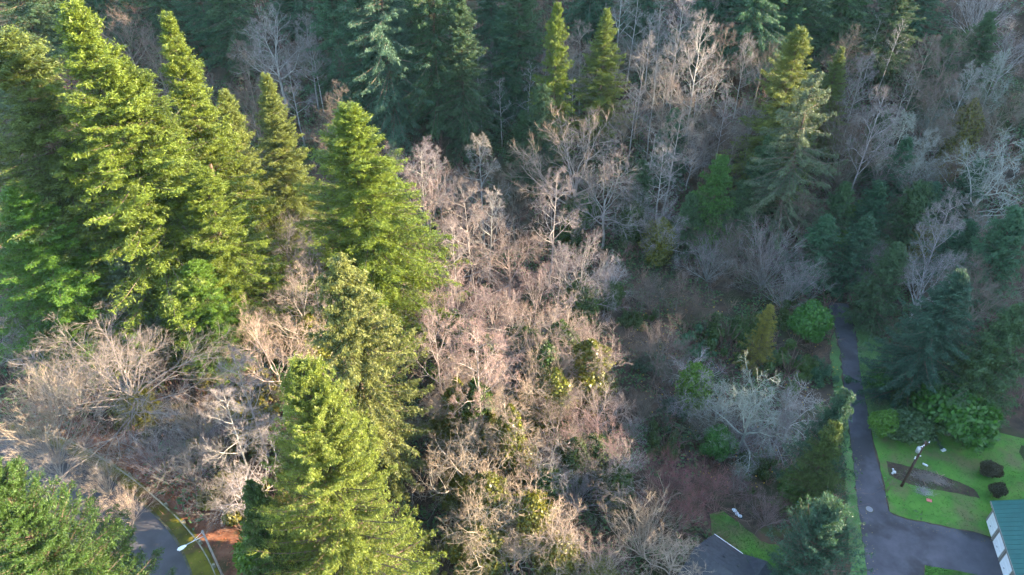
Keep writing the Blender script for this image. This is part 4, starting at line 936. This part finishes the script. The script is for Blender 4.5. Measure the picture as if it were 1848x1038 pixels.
box('crossarm', (0.05, -.16, ph - .45), 1.5, .1, .12, M['pole_wood'], up, rz=.5)
for s in (-.62, -.3, .62):
    v, q_, t_ = tube_path([(0, 0, 0), (0, 0, .06), (0, 0, .1), (0, 0, .2)], [.03, .07, .05, .04], 8); b_ = link('insulator', mesh_np('insulator', v, q_, t_, mat=M['white']), up)
    b_.location = (.05 + s * math.cos(.5), -.16 + s * math.sin(.5), ph - .38)
for dx, dz in ((-.3, 2.5), (.2, 2.3), (-.26, 2.75)):
    box('cable_clamp', (dx, -.12, ph - dz), .12, .1, .14, M['white'], up, bev=.02)
# street lamp by the curving road
P = at_z(417, 1072, ZL); lh = pole_height(P, 958)
sl = empty('street_lamp', P); tag(sl, 'grey street lamp pole with long arm over the curving road', 'street lamp')
v, q_, t_ = tube_path([(0, 0, -.3), (0, 0, lh * .5), (0, 0, lh)], [.12, .1, .085], 10); link('pole', mesh_np('pole', v, q_, t_, mat=M['grey_pole'], smooth=True), sl)
Hd = at_z(328, 989, P[2] + lh - .75) - P
arm = np.array([(0, 0, lh - .75), (Hd[0] * .35, Hd[1] * .35, lh - .68), (Hd[0] * .75, Hd[1] * .75, lh - .66), (Hd[0] * .93, Hd[1] * .93, lh - .72)])
v, q_, t_ = tube_path(arm, [.04, .036, .032, .03], 8); link('arm', mesh_np('arm', v, q_, t_, mat=M['steel'], smooth=True), sl)
v, q_, t_ = tube_path([(0, 0, lh - .15), (Hd[0] * .5, Hd[1] * .5, lh - .64)], [.015, .015], 6); link('stay', mesh_np('stay', v, q_, t_, mat=M['steel']), sl)
hd = empty('lamp_head', (Hd[0], Hd[1], lh - .72), math.atan2(Hd[1], Hd[0])); hd.parent = sl
v, q_, t_ = tube_path([(-.42, 0, 0), (-.3, 0, 0), (-.05, 0, 0), (.22, 0, -.01), (.36, 0, -.02)], [.05, .11, .17, .17, .07], 12); v[:, 2] *= .6
link('housing', mesh_np('housing', v, q_, t_, mat=M['white'], smooth=True), hd)
o = box('lens', (.06, 0, -.1), .42, .26, .06, M['lens'], hd, bev=.025)
# guardrail
gr = empty('guardrail', RAILL[4] * np.array([1, 1, 0]) + np.array([0, 0, ZL])); tag(gr, 'weathered mossy guardrail along the outside of the curving road', 'guardrail')
o0 = np.array(gr.location)
L0 = zz(RAILL, ZL) - o0; sec = [(-.045, .42), (.045, .42), (.045, .68), (-.045, .68)]
T_ = norm(np.gradient(RAILL, axis=0)); S_ = np.stack([T_[:, 1], -T_[:, 0], 0 * T_[:, 0]], 1)
for i in range(0, len(L0) - 2, 2):
    V = []
    for j in range(3):
        for a_, b_ in sec: V.append(L0[i + j] + S_[i + j] * a_ + np.array([0, 0, b_]))
    q_ = [[4 * s + k, 4 * s + (k + 1) % 4, 4 * s + 4 + (k + 1) % 4, 4 * s + 4 + k] for s in range(2) for k in range(4)] + [[0, 3, 2, 1], [8, 9, 10, 11]]
    link('rail', mesh_np('rail', V, q_, mat=M['rail']), gr)
for i in range(1, len(L0) - 1, 3):
    c = L0[i] - nrm[i] * .2
    pb = box('post', (c[0], c[1], .3), .24, .24, .76, M['rail'], gr, rz=math.atan2(T_[i][1], T_[i][0]), bev=.02)
# things on and beside the lawn
def lump(name, p, s, mat, label, cat, seed, group=None):
    g = np.random.default_rng(seed); import bmesh
    bm = bmesh.new(); bmesh.ops.create_icosphere(bm, subdivisions=2, radius=1)
    for v_ in bm.verts: v_.co = Vector(v_.co) * float(g.uniform(.78, 1.1)); v_.co = Vector((v_.co.x * s[0], v_.co.y * s[1], v_.co.z * s[2]))
    me = bpy.data.meshes.new(name); bm.to_mesh(me); bm.free(); me.materials.append(mat); o = link(name, me); o.location = (p[0], p[1], p[2] + s[2] * .6); o.rotation_euler = (0, 0, float(g.uniform(0, 6)))
    return tag(o, label, cat, group)
for i, (x, y, lb) in enumerate(((192, 326, 'small white stone at the upper end of the garden bed trio'), (200, 345, 'largest white stone of the trio in the garden bed'), (188, 353, 'small white stone lowest of the trio in the garden bed'))):
    s = .2 if i == 1 else .13
    lump('stone', at_z(*zo(x, y), .034), (s * 1.2, s, s * .7), M['stone'], lb, 'stone', 40 + i, 'white stones in the garden bed')
p_ = at_z(*zo(407, 298), .02)
v, q_, t_ = tube_path([(-.3, 0, .11), (0, 0, .11), (.3, 0, .11)], [.11, .12, .11], 10); o = link('white_container', mesh_np('white_container', v, q_, t_, mat=M['white'], smooth=True)); o.location = p_; o.rotation_euler = (0, 0, -.7)
tag(o, 'white cylindrical container lying on the lawn behind the utility pole', 'container')
p_ = at_z(*zo(435, 537), .02); pk = empty('plastic_tray', p_, -.35); tag(pk, 'faded red plastic tray lying on the lawn below the brush pile', 'tray')
box('base', (0, 0, .03), .5, .34, .05, M['pink'], pk, bev=.01)
for sx, sy, dx, dy in ((.5, .04, 0, .17), (.5, .04, 0, -.17), (.04, .3, .25, 0), (.04, .3, -.25, 0)): box('rim', (dx, dy, .08), sx, sy, .1, M['pink'], pk)
p_ = at_z(*zo(530, 200), .02); pk = empty('plastic_crate', p_, .3); tag(pk, 'pale plastic crate in the shade under the laurel', 'crate')
box('base', (0, 0, .03), .5, .3, .05, M['white'], pk, bev=.01)
for sx, sy, dx, dy in ((.5, .03, 0, .15), (.5, .03, 0, -.15), (.03, .27, .25, 0), (.03, .27, -.25, 0)): box('side', (dx, dy, .14), sx, sy, .2, M['white'], pk)
# pile of cut branches in the bed
g = np.random.default_rng(77); p_ = at_z(*zo(430, 392), .04); pile = empty('brush_pile', p_, 0); tag(pile, 'pile of grey cut branches in the garden bed by the utility pole', 'brush pile')
n = 800; az = g.uniform(0, 6.283, n); rr = np.abs(g.normal(0, 1, n)); cx_ = g.normal(0, .95, n); C0 = np.stack([cx_, -.25 * cx_ + g.normal(0, .33, n), g.uniform(.02, .6, n) * np.exp(-(cx_ / 1.8) ** 2)], 1)
dd = np.stack([np.cos(az), np.sin(az), g.normal(.08, .25, n)], 1); v, t_ = cones(C0, dd, g.uniform(.3, 1.3, n), g.uniform(.008, .02, n))
o = link('branches', mesh_np('branches', v, None, t_, mat=M['twig']), pile); o.color = (.2, .17, .15, 1); o['kind'] = 'stuff'
for i in range(7):
    a = g.uniform(0, 3.14); c = np.array([g.uniform(-1.6, 1.8), g.uniform(-.5, .5), .2]); d = np.array([math.cos(a), math.sin(a), .1])
    v, q_, t_ = tube_path([c - d * .7, c, c + d * .8], [.06, .05, .035], 6); o = link('log', mesh_np('log', v, q_, t_, mat=M['bark'], smooth=True), pile); o.color = (.28, .2, .14, 1)
# second spray of twigs fallen on the grass
C0 = np.stack([g.normal(0, .45, 260), g.normal(0, .3, 260), g.uniform(.02, .25, 260)], 1); az = g.uniform(0, 6.283, 260)
v, t_ = cones(C0, np.stack([np.cos(az), np.sin(az), g.normal(.1, .2, 260)], 1), g.uniform(.3, .9, 260), np.full(260, .012))
o = link('cut_branch', mesh_np('cut_branch', v, None, t_, mat=M['twig'])); o.location = at_z(*zo(395, 475), .03); o.color = (.28, .27, .26, 1); tag(o, 'pale cut branch lying on the grass below the brush pile', 'branch')
# manhole cover
mh = empty('manhole_cover', at_z(1569, 919, .05)); tag(mh, 'round grey manhole cover in the driveway', 'manhole cover')
v, q_, t_ = tube_path([(0, 0, -.05), (0, 0, .012)], [.38, .38], 28); link('plate', mesh_np('plate', v, q_, t_, mat=M['iron']), mh)
th = np.linspace(0, 2 * math.pi, 29)[:-1]; v, q_, t_ = tube_path(np.array([(0, 0, -.05), (0, 0, .008)]), [.45, .45], 28); link('rim', mesh_np('rim', v, q_, t_, mat=M['kerb']), mh)
# stream water, its white glint added as pale foam lumps
sheet('water', wpoly([(1322, 918), (1331, 922), (1341, 933), (1338, 938), (1328, 931), (1320, 922)], .03), M['water'], amp=.06, step=.3)
for i, (u, v_) in enumerate(((1326, 922), (1330, 928), (1335, 932))):
    lump('stone', at_z(u, v_, 0.02), (.34 - .06 * i, .24, .12), M['foam'], ['topmost white foam lump in the stream', 'middle white foam lump in the stream', 'lowest white foam lump in the stream'][i], 'rock', 60 + i, 'white foam in the stream')
# yard things at the bottom edge beside the broad fir
p_ = at(732, 1027); c_ = empty('wooden_crate', p_, .3); tag(c_, 'brown wooden crate at the bottom edge beside the broad round fir', 'crate')
box('body', (0, 0, .35), .95, .75, .7, M['brown_roof'], c_)
for i in range(5): box('plank', (-.4 + i * .2, 0, .722), .18, .85, .04, M['brown_roof'], c_)
box('dark_panel', (.0, -.39, .35), .5, .03, .45, M['black'], c_)  # black panel over part of one side
p_ = at(746, 1028); c_ = empty('garden_bin', p_, .25); tag(c_, 'bright green bin next to the brown wooden crate', 'bin')
v, q_, t_ = tube_path([(0, 0, 0), (0, 0, .55)], [.2, .27], 12); link('body', mesh_np('body', v, q_, t_, mat=M['green_plastic'], smooth=False), c_)
v, q_, t_ = tube_path([(0, 0, .56), (0, 0, .6), (0, 0, .65)], [.3, .3, .18], 12); link('lid', mesh_np('lid', v, q_, t_, mat=M['green_plastic']), c_)
p_ = at(749, 1044); c_ = empty('yard_table', p_, .1); tag(c_, 'white table cut by the bottom edge beside the green bin', 'table')
box('table_top', (0, 0, .7), 1.2, .8, .05, M['white'], c_, bev=.01)
for sx in (-1, 1):
    for sy in (-1, 1): box('leg', (sx * .52, sy * .33, .34), .06, .06, .68, M['white'], c_)
o = box('cushion', at(753, 1034) + np.array([0, 0, .1]), .4, .25, .2, M['pink'], None, rz=.3, bev=.04); tag(o, 'red cushion beside the green bin and white table', 'cushion')

# ------------------------------------------------------------------ undergrowth: nobody could count it
def inside(poly, x, y):
    c = np.zeros(len(x), bool); n = len(poly)
    for i in range(n):
        x0, y0 = poly[i][:2]; x1, y1 = poly[(i + 1) % n][:2]
        cr = ((y0 > y) != (y1 > y)) & (x < (x1 - x0) * (y - y0) / (y1 - y0 + 1e-12) + x0); c ^= cr
    return c
KEEP = [wpoly(DRIVE, 0), wpoly(LAWN, 0), wpoly([(1282, 929), (1303, 921), (1320, 934), (1346, 953), (1372, 975), (1389, 983), (1430, 987), (1450, 1038), (1470, 1110), (1240, 1110), (1284, 985)], 0),
        list(zz(EDGE + nrm * 8.5, 0)) + list(zz(RAILL - nrm * .6, 0))[::-1], wpoly([(1671, 1018), (1756, 1033), (1842, 1050), (1860, 1100), (1660, 1110)], 0),
        wpoly([(1745, 900), (1960, 900), (1960, 1100), (1780, 1100)], 0)]
VERGES = [wpoly([(1530, 556), (1546, 600), (1551, 650), (1559, 702), (1578, 792), (1640, 780), (1690, 745), (1660, 680), (1625, 635), (1570, 596)], 0),
          wpoly([(1504, 594), (1515, 636), (1522, 698), (1531, 780), (1540, 834), (1545, 892), (1552, 942), (1564, 1038), (1579, 1110), (1540, 1110), (1530, 942), (1528, 860), (1515, 770), (1506, 698), (1497, 640)], 0)]
BANK = list(zz(RAILL - nrm * .6, 0)) + list(zz(RAILL - nrm * 3.6, 0))[::-1]
def scatter(n, seed, xr=(-95, 112), yr=(32, 185)):
    g = np.random.default_rng(seed); x = g.uniform(*xr, n); y = g.uniform(*yr, n)
    zz2 = ground(x, y); dp = y * CP - (zz2 - CAM_Z) * SP; u = x / dp
    vv = (y * SP + (zz2 - CAM_Z) * CP) / dp
    ok = (np.abs(u) < .78) & (np.abs(vv) < .46)
    for k in KEEP + VERGES: ok &= ~inside(k, x, y)
    return x[ok], y[ok], zz2[ok], g
def replicate(V, F, P, S, rot, nv):
    c, s = np.cos(rot), np.sin(rot)
    X_ = V[None, :, 0] * c[:, None] - V[None, :, 1] * s[:, None]; Y_ = V[None, :, 0] * s[:, None] + V[None, :, 1] * c[:, None]
    out = np.stack([X_ * S[:, None] + P[:, 0:1], Y_ * S[:, None] + P[:, 1:2], V[None, :, 2] * S[:, None] + P[:, 2:3]], -1)
    return out.reshape(-1, 3), (F[None] + (np.arange(len(P)) * nv)[:, None, None]).reshape(-1, F.shape[1])
# brown and wine coloured brush
def twig_template(seed, n):
    g = np.random.default_rng(seed); az = g.uniform(0, 6.283, n); tl = np.abs(g.normal(0, .5, n))
    d = np.stack([np.sin(tl) * np.cos(az), np.sin(tl) * np.sin(az), np.cos(tl)], 1); st = g.normal(0, .12, (n, 3)); st[:, 2] = 0
    k = n // 2; st[k:] = st[:n - k] + d[:n - k] * g.uniform(.4, 1.1, (n - k, 1)); d[k:] = norm(d[:n - k] + g.normal(0, .5, (n - k, 3)))
    ln = np.where(np.arange(n) < k, g.uniform(.8, 1.9, n), g.uniform(.4, .9, n)); return cones(st, d, ln, np.full(n, .013))
for nm, seed, dens, colr, lo, hi in (('brush', 1, 3200, (.2, .14, .11, 1), .0, .62), ('brush', 2, 2800, (.18, .10, .095, 1), .45, 1.0)):
    x, y, z, g = scatter(dens * 2, 500 + seed); nn = vnoise(x, y, 14, 9); ok = (nn > lo) & (nn < hi); x, y, z = x[ok][:dens], y[ok][:dens], z[ok][:dens]
    tv, tf_ = twig_template(seed, 24)
    V, T3 = replicate(tv, tf_, np.stack([x, y, z - .05], 1), g.uniform(.8, 2.3, len(x)), g.uniform(0, 6.28, len(x)), len(tv))
    tone = np.repeat(g.uniform(0, 1, len(x)), len(tv)); o = link('undergrowth', mesh_np('undergrowth', V, None, T3, tone, M['brush'])); o.color = colr
    tag(o, ['tangled brown leafless brush on the forest floor', 'tangled wine-brown brush on the forest floor'][seed - 1], 'undergrowth', kind='stuff')
# bramble and fern leaves
BR = wpoly([(1150, 520), (1300, 545), (1480, 545), (1500, 600), (1515, 700), (1530, 860), (1450, 900), (1300, 880), (1190, 820), (1130, 650)], 0)
x, y, z, g = scatter(190000, 700); inb = inside(BR, x, y); nn = vnoise(x, y, 7, 4) * .6 + vnoise(x, y, 2.2, 5) * .4
ok = (inb & (nn > .36)) | (~inb & (nn > .45)); x, y, z, inb, nn = x[ok][:42000], y[ok][:42000], z[ok][:42000], inb[ok][:42000], nn[ok][:42000]
hh = np.clip((nn - .36) * 5, .1, 1.5) * g.uniform(.2, 1, len(x)); k = 3
C = np.repeat(np.stack([x, y, z + hh], 1), k, 0) + g.normal(0, .22, (len(x) * k, 3)); n = len(C)
V, Q_ = leaves(C, norm(g.normal(0, 1, (n, 3)) * np.array([1, 1, .4])), norm(np.array([0, 0, 1.]) + g.normal(0, .5, (n, 3))), g.uniform(.28, .6, n), g.uniform(.18, .38, n))
o = link('undergrowth', mesh_np('undergrowth', V, Q_, tone=np.repeat(np.repeat(g.uniform(0, 1, len(x)), k) * .7 + g.uniform(0, .3, n), 4), mat=M['leaf'])); o.color = (.05, .105, .04, 1)
tag(o, 'green bramble and fern leaves over the forest floor', 'undergrowth', kind='stuff')
# fallen leaves: yellow specks in the ravine, red-brown on the road bank
def fallen(n, poly, seed, colr, label, z=None, s=(.12, .26), up=.05):
    g = np.random.default_rng(seed); pa = np.array([p[:2] for p in poly]); x = g.uniform(pa[:, 0].min(), pa[:, 0].max(), n); y = g.uniform(pa[:, 1].min(), pa[:, 1].max(), n); ok = inside(poly, x, y); x, y = x[ok], y[ok]
    z_ = (ground(x, y) if z is None else z) + g.uniform(.01, up, len(x)); m_ = len(x)
    V, Q_ = leaves(np.stack([x, y, z_], 1), g.normal(0, 1, (m_, 3)) * np.array([1, 1, .15]), norm(np.array([0, 0, 1.]) + g.normal(0, .3, (m_, 3))), g.uniform(*s, m_), g.uniform(s[0] * .7, s[1] * .7, m_))
    o = link('fallen_leaves', mesh_np('fallen_leaves', V, Q_, tone=np.repeat(g.uniform(0, 1, m_), 4), mat=M['leaf'])); o.color = colr; return tag(o, label, 'leaves', kind='stuff')
fallen(900, BR, 801, (.42, .27, .03, 1), 'yellow fallen leaves caught in the ravine brush', None, (.14, .3), 1.0)
fallen(9000, BANK, 802, (.2, .075, .04, 1), 'red-brown fallen leaves on the bank behind the guardrail', ZL + .13)
fallen(1500, list(zz(EDGE, 0)) + list(zz(RAILL, 0))[::-1], 803, (.2, .11, .05, 1), 'brown fallen leaves on the mossy road verge', ZL + .13)
fallen(220, wpoly([(1541, 834), (1553, 942), (1566, 1038), (1588, 1038), (1572, 942), (1552, 834)], 0), 804, (.25, .2, .1, 1), 'pale dead leaves along the driveway edge', .055, (.08, .18), .02)
fallen(520, wpoly([(1500, 560), (1524, 698), (1541, 834), (1556, 834), (1536, 698), (1514, 560)], 0), 805, (.13, .085, .05, 1), 'brown dead leaves along the upper driveway edge', .055, (.08, .17), .02)
fallen(420, wpoly([(1600, 905), (1612, 932), (1700, 952), (1788, 974), (1790, 982), (1700, 964), (1606, 944), (1590, 905)], 0), 806, (.14, .10, .05, 1), 'brown grit and leaves along the driveway branch', .055, (.06, .13), .02)
fallen(700, KEEP[1], 807, (.17, .12, .05, 1), 'scattered dead leaves on the lawn', .06, (.08, .16), .04)
# grass tufts
def tufts(n, polys, seed, colr, label, h, z=.03):
    g = np.random.default_rng(seed); xs, ys = [], []
    for poly in polys:
        pa = np.array([p[:2] for p in poly]); x = g.uniform(pa[:, 0].min(), pa[:, 0].max(), n); y = g.uniform(pa[:, 1].min(), pa[:, 1].max(), n); ok = inside(poly, x, y); xs.append(x[ok]); ys.append(y[ok])
    x, y = np.concatenate(xs), np.concatenate(ys); ok = ~inside(KEEP[0], x, y); x, y = x[ok], y[ok]; m_ = len(x); kk = 3
    C = np.repeat(np.stack([x, y, np.full(m_, z)], 1), kk, 0); C[:, :2] += g.normal(0, .05, (m_ * kk, 2)); d = norm(np.array([0, 0, 1.]) + g.normal(0, .55, (m_ * kk, 3)))
    V, T3 = cones(C, d, g.uniform(.5, 1.2, m_ * kk) * h, np.full(m_ * kk, .022))
    o = link('grass', mesh_np('grass', V, None, T3, np.repeat(g.uniform(0, 1, m_ * kk), 4), M['leaf'])); o.color = colr; return tag(o, label, 'grass', kind='stuff')
tufts(9000, [KEEP[1], KEEP[2], KEEP[4]], 901, (.045, .125, .018, 1), 'short green grass of the lawns', .09)
tufts(6000, VERGES, 902, (.11, .18, .08, 1), 'pale frosty grass on the driveway verges', .22)

# ------------------------------------------------------------------ thin autumn haze
hz_ = box('haze', (0, 50, 78), 4000, 4000, 180, None); hz_.data.materials.clear()
mh_ = bpy.data.materials.new('haze_air'); nt, N, L = nodes(mh_); pv = N('ShaderNodeVolumePrincipled'); pv.inputs['Color'].default_value = (.38, .78, .95, 1); pv.inputs['Density'].default_value = HAZE
o_ = N('ShaderNodeOutputMaterial'); L(pv.outputs[0], o_.inputs['Volume']); hz_.data.materials.append(mh_); tag(hz_, kind='stuff')
